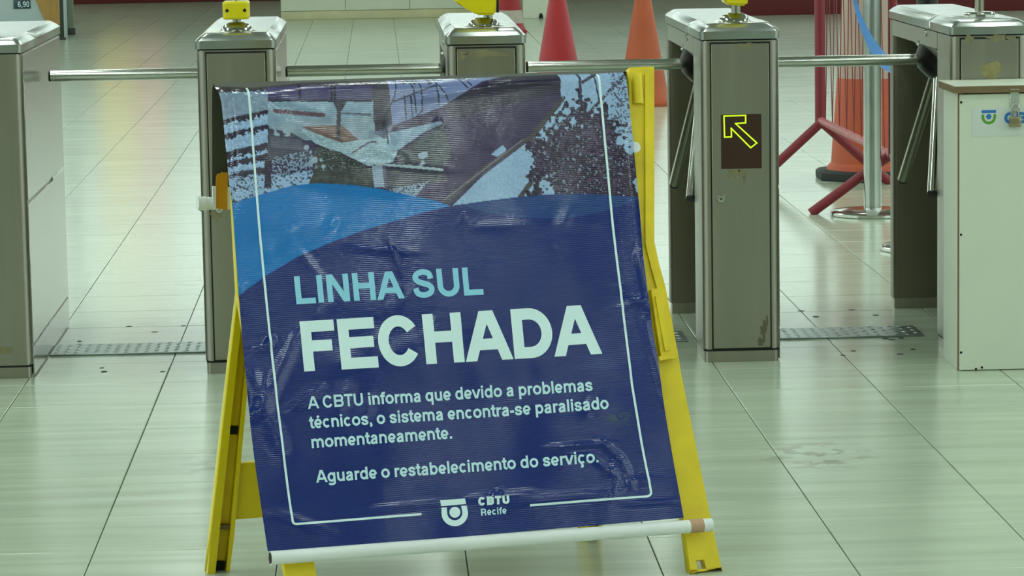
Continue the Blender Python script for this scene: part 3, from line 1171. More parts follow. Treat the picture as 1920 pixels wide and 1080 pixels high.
box('staple', hx - 0.006, hx + 0.006, -0.0245, -0.012, zr - 0.002, zr + 0.0045, M['chrome'], t, 0.001, 1)

# ------------------------------------------------------------------ the barricade sign
PHI, LEAN = 0.28, 0.33
OA = np.array([math.cos(PHI), math.sin(PHI), 0])
NR = np.array([-math.sin(PHI), math.cos(PHI), 0])
UPF = np.array([0, 0, math.cos(LEAN)]) + NR * math.sin(LEAN)
NF = np.cross(OA, UPF)
OF = np.array([-0.0655, -2.98, 0.139])


def plane_pts(uv, O, N, k=0.0):
    uv = np.asarray(uv, float)
    d = _F + np.multiply.outer((uv[..., 0] - 960) / FPX, _R) - np.multiply.outer((uv[..., 1] - 540) / FPX, _U)
    t = ((O + N * k - CAM) @ N) / (d @ N)
    return CAM + d * t[..., None]


def pf(u, v, k=0.0):
    return plane_pts((u, v), OF, NF, k)


top_l, top_r = pf(420, 158, -0.02), pf(1174, 133, -0.02)
ZTOP = (top_l[2] + top_r[2]) / 2
# rear plane goes through the top line and the rear foot seen at (1106, 1012)
foot_rr = on_floor(1106, 1012)
dist = (foot_rr - top_r) @ NR
LR = math.atan2(dist, ZTOP)
UPR = np.array([0, 0, math.cos(LR)]) - NR * math.sin(LR)
NRR = np.cross(OA, UPR)
ORR = np.array([top_l[0], top_l[1], top_l[2]])

# wrinkle field in banner space (pixel coordinates of the photograph serve as banner coordinates, 1 unit ~ 1.06 mm)
def seg_ridge(u, v, p0, p1, w, amp, fade=40.0):
    p0, p1 = np.array(p0, float), np.array(p1, float)
    d = p1 - p0
    L = np.linalg.norm(d)
    d /= L
    s = (u - p0[0]) * d[0] + (v - p0[1]) * d[1]
    n = -(u - p0[0]) * d[1] + (v - p0[1]) * d[0]
    env = 1 / (1 + np.exp(-(s) / (fade / 4))) / (1 + np.exp((s - L) / (fade / 4)))
    return amp * env * np.exp(-(n / w) ** 2)


_waves = [(rng.uniform(0, 2 * math.pi), 10 ** rng.uniform(-2.2, -1.15), rng.uniform(0, 2 * math.pi)) for _ in range(46)]
RIDGES = [((780, 186), (960, 157), 7, 4.2), ((960, 157), (1060, 148), 7, 4.0), ((1060, 148), (1180, 133), 8, 3.2),
          ((505, 180), (600, 206), 9, 2.6), ((470, 165), (520, 220), 8, 2.2), ((430, 250), (640, 250), 16, 1.6), ((520, 225), (760, 300), 13, 2.6), ((640, 300), (830, 318), 6, 2.4),
          ((560, 330), (760, 350), 20, 1.8),
          ((1188, 240), (1196, 330), 9, 3.4), ((1196, 330), (1210, 470), 10, 3.2), ((1198, 480), (1222, 600), 10, 3.4), ((1170, 545), (1225, 585), 7, 2.4), ((1205, 590), (1250, 760), 9, 2.6),
          ((1165, 575), (1215, 560), 6, 2.0),
          ((470, 660), (520, 640), 9, 2.2), ((480, 790), (560, 620), 14, 3.4), ((465, 690), (530, 850), 16, 2.8), ((540, 770), (600, 730), 10, 2.2),
          ((660, 465), (760, 472), 6, 2.0), ((735, 470), (745, 500), 5, 1.6), ((600, 520), (560, 470), 9, 1.2),
          ((1040, 838), (1132, 832), 6, 3.0), ((1132, 832), (1166, 865), 7, 3.4), ((1166, 865), (1182, 905), 7, 3.4), ((1182, 905), (1155, 925), 7, 2.6), ((1150, 925), (1158, 895), 5, 2.2),
          ((1060, 850), (1110, 858), 7, 2.2), ((1110, 858), (1150, 890), 6, 2.4),
          ((940, 945), (1130, 925), 10, 2.6), ((1170, 945), (1260, 940), 7, 2.0), ((1185, 905), (1215, 900), 9, 2.6),
          ((700, 955), (830, 940), 9, 1.6), ((880, 935), (1000, 925), 8, 2.4), ((510, 960), (620, 1000), 12, 1.4),
          ((1085, 700), (1180, 690), 16, 1.0), ((850, 640), (1000, 700), 26, -1.2), ((600, 690), (820, 640), 24, 1.0),
          ((1032, 455), (1042, 466), 4, 1.5), ((900, 425), (1120, 420), 10, 0.8)]
DENTS = [(590, 590, 30, 1.4), (700, 640, 26, 1.2), (500, 470, 22, 1.2), (540, 440, 18, 1.0), (620, 420, 14, 1.2), (640, 745, 26, 1.5), (690, 760, 20, 1.2),
         (505, 640, 12, 2.0), (470, 780, 18, 1.8), (450, 540, 16, 1.6), (810, 610, 16, 1.1), (870, 408, 9, 0.9), (1110, 760, 24, 1.2), (1150, 880, 16, 1.6), (540, 210, 12, 2.0),
         (480, 200, 9, 1.6), (720, 260, 30, 1.6), (820, 232, 10, 1.2), (1060, 410, 20, 1.0), (760, 560, 22, 0.9), (930, 930, 12, 1.8)]


def wrinkle(u, v):
    """height over the banner plane in metres"""
    d = np.zeros_like(u)
    for (a, f, ph) in _waves:
        amp = 0.006 / f
        amp = min(amp, 1.2)
        d += amp * 0.75 * np.sin(f * (u * math.cos(a) + v * math.sin(a)) + ph)
    for (p0, p1, w, amp) in RIDGES:
        d += seg_ridge(u, v, p0, p1, w, amp)
    for (x, y, r, amp) in DENTS:
        d += amp * np.exp(-(((u - x) ** 2 + (v - y) ** 2) / r ** 2)) * np.cos((u - x) / r * 1.7 + (v - y) / r)
    d = d * 0.0011
    # sheet rolls back over the top bar, its left edge curls back a little
    topline = np.interp(u, TOPX, TOPY)
    k = np.clip((topline + 22 - v) / 22, 0, 1)
    d = d - 0.020 * k ** 2
    left = np.interp(v, LV, LU)
    c = np.clip((left + 26 - u) / 26, 0, 1) * np.clip((560 - v) / 300, 0, 1)
    d = d - 0.010 * c ** 2
    return d


LV = np.array([154.7, 167, 189, 230, 281, 345, 381, 400, 470, 554, 640, 720, 800, 880, 957, 1034])
LU = np.array([408, 412, 417.5, 421.5, 425.8, 430.5, 435.5, 437, 442, 448, 454.5, 461.5, 469, 479, 490, 502])
RV = np.array([131, 200, 280, 345, 400, 470, 540, 610, 672, 740, 800, 880, 972])
RU = np.array([1173, 1181, 1188, 1194, 1199.5, 1205, 1213, 1223, 1233, 1242, 1252, 1265, 1281])
TOPX = np.array([400, 412, 440, 466, 490, 520, 568, 620, 684, 760, 874, 960, 1040, 1122, 1174, 1200])
TOPY = np.array([154.5, 155.5, 157.5, 159.5, 158.5, 155.5, 150, 148.5, 147, 145.5, 142.5, 139, 135.6, 133.5, 131, 130])
BOTX = np.array([500, 860, 1285])
BOTY = np.array([1034, 1006.5, 971])
nu, nv = 600, 640
S = np.linspace(0, 1, nu)
T = np.linspace(0, 1, nv)
# left and right edges by row, then rows between the top and bottom edge curves
vl = 154.7 + (1034 - 154.7) * T
vr = 131 + (972 - 131) * T
ul, ur = np.interp(vl, LV, LU), np.interp(vr, RV, RU)
UU = ul[:, None] + (ur - ul)[:, None] * S[None, :]
VV = vl[:, None] + (vr - vl)[:, None] * S[None, :]
top_lin = VV[0]
top_tgt = np.interp(UU[0], TOPX, TOPY)
bot_lin = VV[-1]
bot_tgt = np.interp(UU[-1], BOTX, BOTY)
VV = VV + (top_tgt - top_lin)[None, :] * ((1 - T) ** 3)[:, None] + (bot_tgt - bot_lin)[None, :] * (T ** 3)[:, None]


def banner_pos(u, v, lift=0.0):
    base = plane_pts(np.stack([u, v], -1), OF, NF, 0.0)
    h = wrinkle(u, v) + lift
    # displace along the line of sight component-free normal
    return base + NF * h[..., None]


# ---- the print, painted as a colour attribute
def vnoise(u, v, scale, seed):
    r = np.random.default_rng(seed)
    g = r.random((260, 260))
    x, y = (u / scale) % 255, (v / scale) % 255
    xi, yi = x.astype(int), y.astype(int)
    fx, fy = x - xi, y - yi
    fx, fy = fx * fx * (3 - 2 * fx), fy * fy * (3 - 2 * fy)
    return (g[yi, xi] * (1 - fx) + g[yi, xi + 1] * fx) * (1 - fy) + (g[yi + 1, xi] * (1 - fx) + g[yi + 1, xi + 1] * fx) * fy


def inside(u, v, poly):
    r = np.zeros(u.shape, bool)
    n = len(poly)
    for i in range(n):
        x0, y0 = poly[i]
        x1, y1 = poly[(i + 1) % n]
        if y0 == y1:
            continue
        c = ((y0 > v) != (y1 > v)) & (u < (x1 - x0) * (v - y0) / (y1 - y0) + x0)
        r ^= c
    return r


def seg_mask(u, v, pts, w):
    r = np.zeros(u.shape, bool)
    for (a, b2) in zip(pts, pts[1:]):
        ax, ay = a
        dx, dy = b2[0] - ax, b2[1] - ay
        L2 = dx * dx + dy * dy
        t = np.clip(((u - ax) * dx + (v - ay) * dy) / L2, 0, 1)
        r |= ((u - ax - t * dx) ** 2 + (v - ay - t * dy) ** 2) < (w / 2) ** 2
    return r


C = np.zeros((nv, nu, 3))
NAVY = (8, 38, 112)
C[:] = NAVY
u, v = UU, VV
n3, n6, n14, n40 = vnoise(u, v, 2.6, 1), vnoise(u, v, 6, 2), vnoise(u, v, 14, 3), vnoise(u, v, 40, 4)
WAVE_TOP = ([437, 483, 547, 602, 658, 713, 769, 820, 844], [381, 366, 348, 344, 347, 355, 367, 378, 386.7])
PH_LOW = ([844, 911, 978, 1036, 1105, 1147, 1200], [386.7, 377, 368.6, 364, 363.6, 366, 369])
lowx = np.array(WAVE_TOP[0] + PH_LOW[0][1:])
lowy = np.array(WAVE_TOP[1] + PH_LOW[1][1:])
photo = v < np.interp(u, np.r_[400, lowx], np.r_[393, lowy])
BG = np.array([58, 48, 84.])
P = np.zeros_like(C)
P[:] = BG
P += ((n14 - .5) * 22 + (n40 - .5) * 20)[..., None]


def put(mask, c, var=10, nz=None):
    nz = n6 if nz is None else nz
    P[mask] = np.array(c, float) + ((nz[mask] - .5) * 2 * var)[:, None]


PALE, DARK, GREY = (148, 176, 216), (46, 38, 62), (104, 110, 140)
jag = (n3 - .5) * 9 + (n6 - .5) * 6
# platform edge block and stepped ballast at the left
L = u < 502
put(L & (v < 172), (64, 56, 66), 8)
put(L & (v + jag > 170) & (v < 230), (126, 146, 174), 10)
slope = (v - (216 + (452 - u) * 0.215))
for (a, b2) in ((0, 10), (26, 37), (60, 76), (90, 112), (122, 200)):
    pass
put(L & (slope > 0) & (v < 345), PALE, 24, n3)
for (a, b2) in ((0, 11), (27, 38), (62, 76), (82, 94), (106, 160)):
    put(L & (slope + (jag * .5) * (1 if a else 0) > a) & (slope + jag < b2), DARK, 8)
put((u < 590) & (u > 402) & (v + jag > 326 + (u - 500) * -0.06) & (v < 385), PALE, 4)
spk = (n3 > .66)
put((u < 590) & (v + jag > 322) & spk & (v < 385), (58, 60, 78), 8)
put((u > 496) & (u < 509) & (v > 296) & (v < 352), DARK, 4)
# canopy and waiting platform
put((u >= 502) & (u < 735) & (v < 188), (76, 70, 112), 10, n14)
put((u >= 502) & (u < 735) & (v < 160), (64, 56, 74), 8)
for x in (622, 628):
    put((abs(u - x) < 2) & (v < 190), DARK, 4)
put((u >= 560) & (u < 564) & (v < 190), DARK, 4)
put((u >= 502) & (u < 700) & (v >= 188) & (v < 236), (136, 160, 186), 12, n14)
put((u >= 502) & (u < 698) & (abs(v - 189) < 2), DARK, 4)
put(seg_mask(u, v, [(515, 208), (606, 216)], 8), (100, 78, 92), 8)
put(inside(u, v, [(505, 236), (560, 224), (700, 218), (735, 260), (700, 268), (560, 262), (505, 250)]), (134, 152, 172), 14, n14)
put(inside(u, v, [(566, 238), (640, 234), (672, 262), (640, 270), (600, 256)]), (112, 88, 86), 12)
put(inside(u, v, [(502, 240), (545, 248), (570, 262), (590, 300), (502, 300)]), (72, 72, 90), 8)
put(inside(u, v, [(506, 256), (566, 262), (566, 281), (508, 276)]), (92, 92, 112), 6)
put(inside(u, v, [(512, 238), (544, 242), (544, 256), (514, 254)]) & (n6 > .35), (150, 168, 190), 10)
put((abs(u - 636 - (v - 190) * -.03) < 4) & (v > 188) & (v < 262), (62, 60, 72), 6)
put(inside(u, v, [(624, 190), (650, 190), (641, 208), (632, 208)]), (62, 60, 72), 6)
put(inside(u, v, [(640, 214), (696, 218), (696, 213), (640, 211)]), (78, 82, 108), 6)
# pale ground, dark planted mound, white column
ground = inside(u, v, [(560, 240), (640, 268), (690, 262), (740, 250), (745, 285), (735, 305), (690, 312), (650, 292), (590, 268)])
put(ground, (158, 180, 200), 24, n3)
put(seg_mask(u, v, [(660, 287), (690, 268), (704, 266)], 2.5), (92, 74, 84), 6)
mound = inside(u, v, [(575, 352), (590, 320), (588, 296), (596, 272), (640, 286), (674, 306), (698, 316), (699, 352)])
put(mound, (58, 62, 64), 10)
put(mound & (n3 > .78) & (v < 320), (122, 130, 142), 20)
for (x, y, r) in ((590, 300, 6), (583, 305, 5), (606, 312, 4), (575, 276, 5), (602, 300, 3)):
    put((u - x) ** 2 + (v - y) ** 2 < r * r, (150, 166, 190), 8)
put((u > 510) & (u < 586) & (v > 280 + (586 - u) * .2) & (v < 322) & (n3 > .55), (132, 150, 178), 12)
# train with ribs and railings
train = inside(u, v, [(728, 140), (962, 134), (905, 152), (835, 196), (775, 230), (735, 236)])
put(train, (118, 130, 178), 7, n14)
put(inside(u, v, [(698, 146), (728, 142), (735, 232), (704, 250), (700, 220)]), (70, 66, 82), 6)
put(inside(u, v, [(700, 250), (740, 232), (722, 262)]), (98, 102, 130), 6)
for pts in ([(745, 146), (740, 180), (722, 220), (716, 245)], [(766, 146), (776, 168), (780, 212)], [(782, 143), (790, 164), (792, 208)], [(816, 140), (820, 160)], [(860, 142), (876, 165)], [(872, 140), (884, 160)]):
    put(seg_mask(u, v, pts, 2.6), (44, 46, 62), 4)
for pts in ([(734, 192), (745, 188), (820, 158)], [(714, 164), (727, 270)], [(770, 178), (776, 252)], [(818, 160), (824, 200)], [(824, 160), (850, 205)], [(758, 180), (762, 230)], [(776, 222), (792, 208)]):
    put(seg_mask(u, v, pts, 3), (62, 64, 84), 4)
for x in (758, 776, 806):
    put(inside(u, v, [(x - 4, 147), (x + 4, 146), (x + 5, 157), (x - 2, 158)]), (72, 76, 100), 4)
# under the train and ramp
put(inside(u, v, [(735, 236), (835, 198), (905, 152), (1050, 135), (1054, 180), (1010, 232), (930, 290), (840, 380), (735, 345), (745, 290), (820, 232), (830, 222), (735, 248)]), (58, 46, 84), 8, n14)
put(inside(u, v, [(835, 196), (935, 142), (1050, 135), (1050, 175), (930, 200), (850, 226)]), (46, 40, 66), 6, n14)
put(inside(u, v, [(728, 250), (824, 228), (746, 282), (738, 275)]), (140, 162, 192), 10)
put(inside(u, v, [(745, 288), (830, 232), (846, 292), (830, 318), (745, 312)]), (66, 70, 82), 10)
put(inside(u, v, [(738, 275), (830, 232), (826, 228), (736, 270)]) & (u > 800), (128, 146, 172), 6)
put(inside(u, v, [(780, 290), (802, 282), (800, 312), (786, 312)]) & (n6 > .45), (146, 160, 186), 12)
put((abs(v - (311 + (u - 735) * .09)) < 2.2) & (u > 705) & (u < 830), (172, 190, 208), 8)
put(inside(u, v, [(697, 312), (716, 311), (720, 352), (701, 352)]), (146, 162, 190), 6)
put(inside(u, v, [(716, 311), (722, 311), (726, 356), (720, 352)]), (92, 90, 116), 6)
put(inside(u, v, [(724, 316), (832, 322), (840, 340), (790, 345), (742, 358), (726, 352)]), (66, 66, 80), 8)
put(inside(u, v, [(728, 356), (800, 342), (806, 338), (776, 372), (740, 362)]) & (n3 > .35), (142, 160, 188), 10)
# tracks and ballast on the right
bal = inside(u, v, [(846, 388), (905, 330), (1000, 258), (1052, 196), (1050, 130), (1200, 126), (1200, 372), (980, 372)])
put(bal, (150, 178, 214), 12, n3)
put(inside(u, v, [(920, 290), (942, 272), (950, 280), (938, 296)]), PALE, 6)
put(seg_mask(u, v, [(826, 386), (900, 322), (1002, 252), (1056, 184)], 9) & (jag > -4), (70, 62, 72), 10)
put(seg_mask(u, v, [(834, 374), (980, 262)], 2), (118, 116, 136), 6)
put(seg_mask(u, v, [(975, 370), (1020, 310), (1060, 262)], 9), (76, 68, 78), 10)
put(seg_mask(u, v, [(1104, 212), (1172, 140)], 6) & (n3 > .3), (58, 52, 64), 6)
put(seg_mask(u, v, [(1092, 154), (1124, 134)], 6), (66, 62, 78), 6)
put(seg_mask(u, v, [(1086, 134), (1091, 205)], 5), (62, 64, 86), 6)
put(seg_mask(u, v, [(1113, 134), (1124, 190)], 3), (62, 64, 86), 6)
put((u > 1145) & bal & (v < 250) & (n3 > .6), (84, 88, 112), 10)
# tree
rad = np.hypot((u - 1090) / 108, (v - 296) / 98) + (n14 - .5) * .55 + (n6 - .5) * .5
tree = (rad < .92) & (u > 985) & bal
put(tree | ((u > 1040) & (v > 290) & bal & (rad < 1.25)), (50, 38, 64), 14, n6)
put(tree & (n3 > .80), (128, 140, 168), 16)
put(tree & (n6 > .72), (72, 56, 88), 8)
C[photo] = P[photo]
# waves
lw = (v >= np.interp(u, [400] + WAVE_TOP[0], [393] + WAVE_TOP[1])) & (u < 845) & (v < np.interp(u, [436, 447.6, 498.5, 558, 617, 676, 735.6, 789, 845], [562, 554, 517, 481.5, 456, 434, 416, 400, 386]))
C[lw] = (0, 112, 188)
lens = (v >= np.interp(u, PH_LOW[0], PH_LOW[1])) & (u > 850) & (v < np.interp(u, [860, 872, 911, 967, 1028, 1078, 1133, 1169, 1200], [384, 387, 399, 407.5, 410, 407.5, 396, 384, 372]))
C[lens] = (24, 62, 126)
C += ((n40 - .5) * 5)[..., None]
# greenish stain near the end of the second text line
st_ = np.exp(-(((u - 1160) / 22) ** 2 + ((v - 782) / 12) ** 2)) * (n6 > .5) * .5
C = C * (1 - st_[..., None]) + np.array([96, 110, 60]) * st_[..., None]
Cl = np.clip(C, 0, 255) / 255
Cl = np.where(Cl <= .04045, Cl / 12.92, ((Cl + .055) / 1.055) ** 2.4)

pos = banner_pos(UU, VV)
me = bpy.data.meshes.new('banner_sheet')
nvert = nu * nv
idx = np.arange(nvert).reshape(nv, nu)
quads = np.stack([idx[:-1, :-1], idx[1:, :-1], idx[1:, 1:], idx[:-1, 1:]], -1).reshape(-1, 4)
me.vertices.add(nvert)
me.vertices.foreach_set('co', pos.reshape(-1, 3).ravel())
me.loops.add(quads.size)
me.loops.foreach_set('vertex_index', quads.ravel().astype(np.int32))
me.polygons.add(len(quads))
me.polygons.foreach_set('loop_start', np.arange(0, quads.size, 4, dtype=np.int32))
me.polygons.foreach_set('use_smooth', np.ones(len(quads), bool))
me.update()
at = me.color_attributes.new('print', 'FLOAT_COLOR', 'POINT')
at.data.foreach_set('color', np.concatenate([Cl.reshape(-1, 3), np.ones((nvert, 1))], 1).ravel().astype(np.float32))
bmats = bpy.data.materials.new('printed_glossy_vinyl')
bmats.use_nodes = True
nt = bmats.node_tree
b = nt.nodes['Principled BSDF']
ca = nt.nodes.new('ShaderNodeVertexColor')
ca.layer_name = 'print'
geo = nt.nodes.new('ShaderNodeNewGeometry')
mixb = nt.nodes.new('ShaderNodeMix')
mixb.data_type = 'RGBA'
nt.links.new(geo.outputs['Backfacing'], mixb.inputs[0])
nt.links.new(ca.outputs['Color'], mixb.inputs[6])
mixb.inputs[7].default_value = (*s2l((60, 64, 54)), 1)
nt.links.new(mixb.outputs[2], b.inputs['Base Color'])
b.inputs['Roughness'].default_value = 0.13
b.inputs['Specular IOR Level'].default_value = 0.66
# woven scrim relief under the vinyl
tcb = nt.nodes.new('ShaderNodeTexCoord')
wv = nt.nodes.new('ShaderNodeTexWave')
wv.wave_type = 'BANDS'
wv.bands_direction = 'Z'
wv.inputs['Scale'].default_value = 85
wv.inputs['Distortion'].default_value = 1.2
nt.links.new(tcb.outputs['Object'], wv.inputs['Vector'])
nzb = nt.nodes.new('ShaderNodeTexNoise')
nzb.inputs['Scale'].default_value = 45
nzb.inputs['Detail'].default_value = 4
nt.links.new(tcb.outputs['Object'], nzb.inputs['Vector'])
addb = nt.nodes.new('ShaderNodeMath')
addb.operation = 'MULTIPLY_ADD'
nt.links.new(nzb.outputs['Fac'], addb.inputs[0])
addb.inputs[1].default_value = 2.2
nt.links.new(wv.outputs['Fac'], addb.inputs[2])
bpn = nt.nodes.new('ShaderNodeBump')
bpn.inputs['Strength'].default_value = 0.28
bpn.inputs['Distance'].default_value = 0.0006
nt.links.new(addb.outputs[0], bpn.inputs['Height'])
nt.links.new(bpn.outputs[0], b.inputs['Normal'])

# base point of the barricade
base_pt = (foot_rr + on_floor(540, 1120)) / 2
frame_t = thing('barricade', 'yellow plastic folding A-frame barricade carrying the blue notice banner', 'barricade', (base_pt[0], base_pt[1], 0))
ban_t = thing('banner', 'blue vinyl banner reading LINHA SUL FECHADA draped over yellow barricade', 'banner', (base_pt[0], base_pt[1], 0))
OFFS = np.array([base_pt[0], base_pt[1], 0.0])


def shift(o):
    """mesh was built in world coordinates under an empty: move it into the parent's space"""
    me = o.data
    co = np.empty(len(me.vertices) * 3)
    me.vertices.foreach_get('co', co)
    me.vertices.foreach_set('co', (co.reshape(-1, 3) - OFFS).ravel())
    me.update()
    return o


sheet = shift(link('banner_sheet', me, bmats, ban_t))


# printed lettering laid on the sheet
def print_text(name, body, base0, base1, up, m, offset, spacing=0.0, lift=0.0007, label=None):
    me = text_mesh(body, offset, spacing)
    bm = bmesh.new()
    bm.from_mesh(me)
    bpy.data.meshes.remove(me)
    xs = [v.co.x for v in bm.verts]
    x0, x1 = min(xs), max(xs)
    y0, y1 = 0.0, 1.0
    base0, base1, up = np.array(base0, float), np.array(base1, float), np.array(up, float)
    L = np.linalg.norm(base1 - base0)
    step = 8.0 / L
    for v in bm.verts:
        v.co.x = (v.co.x - x0) / (x1 - x0)
        v.co.y = (v.co.y - y0) / (y1 - y0)
    k = step
    while k < 1:
        g = list(bm.verts) + list(bm.edges) + list(bm.faces)
        bmesh.ops.bisect_plane(bm, geom=g, plane_co=(k, 0, 0), plane_no=(1, 0, 0), dist=1e-7)
        k += step
    uplen = np.linalg.norm(up)
    ystep = 8.0 / uplen
    k = -0.5 + ystep
    while k < 1.4:
        g = list(bm.verts) + list(bm.edges) + list(bm.faces)
        bmesh.ops.bisect_plane(bm, geom=g, plane_co=(0, k, 0), plane_no=(0, 1, 0), dist=1e-7)
        k += ystep
    co = np.array([v.co[:] for v in bm.verts])
    px = base0 + np.outer(co[:, 0], base1 - base0) + np.outer(co[:, 1], up)
    p3 = banner_pos(px[:, 0], px[:, 1], lift + co[:, 2])
    for v, q in zip(bm.verts, p3):
        v.co = q
    bm.faces.ensure_lookup_table()
    me = bpy.data.meshes.new(name)
    bm.to_mesh(me)
    bm.free()
    o = shift(link(name, me, m, sheet, True))
    if label:
        o['label'] = label
    return o


def print_poly(name, poly, m, lift=0.0006, step=9.0):
    """flat printed shape given by its outline in banner coordinates"""
    bm = bmesh.new()
    f = bm.faces.new([bm.verts.new((x, y, 0)) for x, y in poly])
    bmesh.ops.triangulate(bm, faces=[f])
    arr = np.array(poly)
    for ax in (0, 1):
        k = arr[:, ax].min() + step
        while k < arr[:, ax].max():
            g = list(bm.verts) + list(bm.edges) + list(bm.faces)
            co_, no_ = [0, 0, 0], [0, 0, 0]
            co_[ax], no_[ax] = k, 1
            bmesh.ops.bisect_plane(bm, geom=g, plane_co=co_, plane_no=no_, dist=1e-6)
            k += step
    co = np.array([v.co[:] for v in bm.verts])
    p3 = banner_pos(co[:, 0], co[:, 1], lift)
    for v, q in zip(bm.verts, p3):
        v.co = q
    me = bpy.data.meshes.new(name)
    bm.to_mesh(me)
    bm.free()
    return shift(link(name, me, m, sheet, True))


def print_line(name, pts, w, m, lift=0.0006):
    pts = np.array(pts, float)
    # resample
    seg = np.linalg.norm(np.diff(pts, axis=0), axis=1)
    s = np.r_[0, np.cumsum(seg)]
    n = max(4, int(s[-1] / 4))
    ss = np.linspace(0, s[-1], n)
    q = np.stack([np.interp(ss, s, pts[:, 0]), np.interp(ss, s, pts[:, 1])], 1)
    d = np.gradient(q, axis=0)
    d /= np.linalg.norm(d, axis=1)[:, None]
    nn = np.stack([-d[:, 1], d[:, 0]], 1)
    a = q + nn * w / 2
    b2 = q - nn * w / 2
    A = banner_pos(a[:, 0], a[:, 1], lift)
    B = banner_pos(b2[:, 0], b2[:, 1], lift)
    me = bpy.data.meshes.new(name)
    me.from_pydata([tuple(x) for x in A] + [tuple(x) for x in B], [], [(i, i + 1, n + i + 1, n + i) for i in range(n - 1)])
    return shift(link(name, me, m, sheet, True))


print_text('lettering', 'LINHA SUL', (555.5, 570.6), (906.5, 552.5), (-4.8, -52), M['print_cyan'], 0.205, -0.05, label='pale blue words LINHA SUL')
print_text('lettering', 'FECHADA', (569.5, 697.3), (1129.8, 663), (-9.0, -93), M['print_white'], 0.225, -0.07, label='large white word FECHADA')
print_text('lettering', 'A CBTU informa que devido a problemas', (576.5, 767.5), (1111.8, 732.6), (-2.2, -23), M['print_body'], 0.185, -0.045)
print_text('lettering', 'técnicos, o sistema encontra-se paralisado', (579.5, 804.5), (1142, 766.5), (-2.2, -23), M['print_body'], 0.185, -0.045)
print_text('lettering', 'momentaneamente.', (584, 841), (848.4, 822), (-2.2, -23), M['print_body'], 0.185, -0.045)
print_text('lettering', 'Aguarde o restabelecimento do serviço.', (592.5, 905.5), (1122, 867), (-2.2, -23), M['print_body'], 0.185, -0.045)
print_text('lettering', 'CBTU', (898, 947.5), (956, 944), (-1.4, -15.5), M['print_white'], 0.29)
print_text('lettering', 'Recife', (903.5, 966.5), (951, 962.5), (-1.1, -13), M['print_body'], 0.19)

arcL = [(548 + 7 - 7 * math.cos(a), 977 + 6 * math.sin(a)) for a in [math.pi / 2 * k / 6 for k in range(7)]]
print_line('border_line', [(465.5, 160.5), (472, 240), (478.5, 330), (485.5, 420), (499, 560), (514.5, 720), (528, 830), (541, 930)] + arcL + [(660, 974.5), (791, 963.5)], 4.2, M['print_white'])
arcR = [(1220.5 - 9 + 9 * math.cos(a), 924 + 7 * math.sin(a)) for a in [math.pi / 2 * k / 6 for k in range(7)]]
print_line('border_line', [(1122.5, 135), (1134, 260), (1149, 420), (1166, 560), (1185, 720), (1203, 830)] + arcR + [(1100, 939), (994, 947.5)], 4.2, M['print_white'])
# emblem
e_ = lambda x, y: (850.5 + x * 0.985 + y * -0.10 * -1 * 1.0, 950.0 + y - x * 0.075)
print_poly('emblem_bar', [(825.5, 937.8), (872.5, 934), (875, 944.5), (828, 948.6)], M['print_white'])
cx, cy, ro, ri = 853.6, 961.2, 25, 14.4
U2 = [(828.7, 951.4)] + [(cx + ro * math.cos(a), cy + ro * math.sin(a)) for a in [math.pi - 0.05 - (math.pi - 0.05) * k / 16 for k in range(17)]] + [(876, 947.2), (865.5, 948.1)] + \
     [(cx + ri * math.cos(a), cy - .5 + ri * math.sin(a)) for a in [(math.pi) * k / 14 for k in range(15)]] + [(838.5, 950.7)]
print_poly('emblem_ring', U2, M['print_white'], step=7)
print_poly('emblem_dot', [(853.8 + 10.3 * math.cos(a), 960 + 10.3 * math.sin(a)) for a in [2 * math.pi * k / 24 for k in range(24)]], M['print_white'])

# fold over the top and hanging back flap
ORF = ORR - NRR * 0.034 * (1 if NRR @ NR > 0 else -1) * -1


def pr(u, v, k=0.0):
    return plane_pts((u, v), ORR, NRR, k)


n = 60
tops = np.array([[x, np.interp(x, TOPX, TOPY)] for x in np.linspace(UU[0, 0], UU[0, -1], n)])
edge = banner_pos(tops[:, 0], tops[:, 1])
rows = [edge]
kb = -0.036
Lf = np.array([(401, 156), (398, 165), (397.5, 200), (398, 280), (398, 384)], float)
Rt = np.array([(1180, 131), (1188, 140), (1190, 200), (1192, 280), (1196, 366)], float)
for i in range(5):
    a, b2 = pr(*Lf[i], kb), pr(*Rt[i], kb)
    rows.append(a + np.outer(np.linspace(0, 1, n), b2 - a))
rows = np.array(rows)
me = bpy.data.meshes.new('back_flap')
vs = rows.reshape(-1, 3)
fs = [(r * n + k, r * n + k + 1, (r + 1) * n + k + 1, (r + 1) * n + k) for r in range(5) for k in range(n - 1)]
me.from_pydata([tuple(x) for x in vs], [], fs)
fl = shift(link('back_flap', me, M['banner_back'], ban_t, True))
fl['label'] = 'dark underside of the flap behind the frame'


def wtube(name, a, b2, r, m, parent, n=24):
    o = tube(name, tuple(a), tuple(b2), r, m, parent, None, n)
    return shift(o)


# front bottom pipe in the hem, with open end, tan tape
kp = 0.014
pa, pb = pf(507, 1046.5, kp), pf(1334, 984, kp)
R_P = 0.0135
fpipe = wtube('hem_pipe', pa, pb, R_P, M['pvc'], ban_t)
fpipe['label'] = 'white plastic pipe along the lower hem'
dirp = (pb - pa) / np.linalg.norm(pb - pa)
o = wtube('pipe_mouth', pa - dirp * 0.0008, pa + dirp * 0.001, R_P * 0.84, M['gap'], fpipe)
q0, q1 = pf(1292, 987, kp), pf(1317, 985, kp)
wtube('tape_wrap', q0, q1, R_P * 1.05, M['tan_tape'], fpipe)['label'] = 'tan tape'
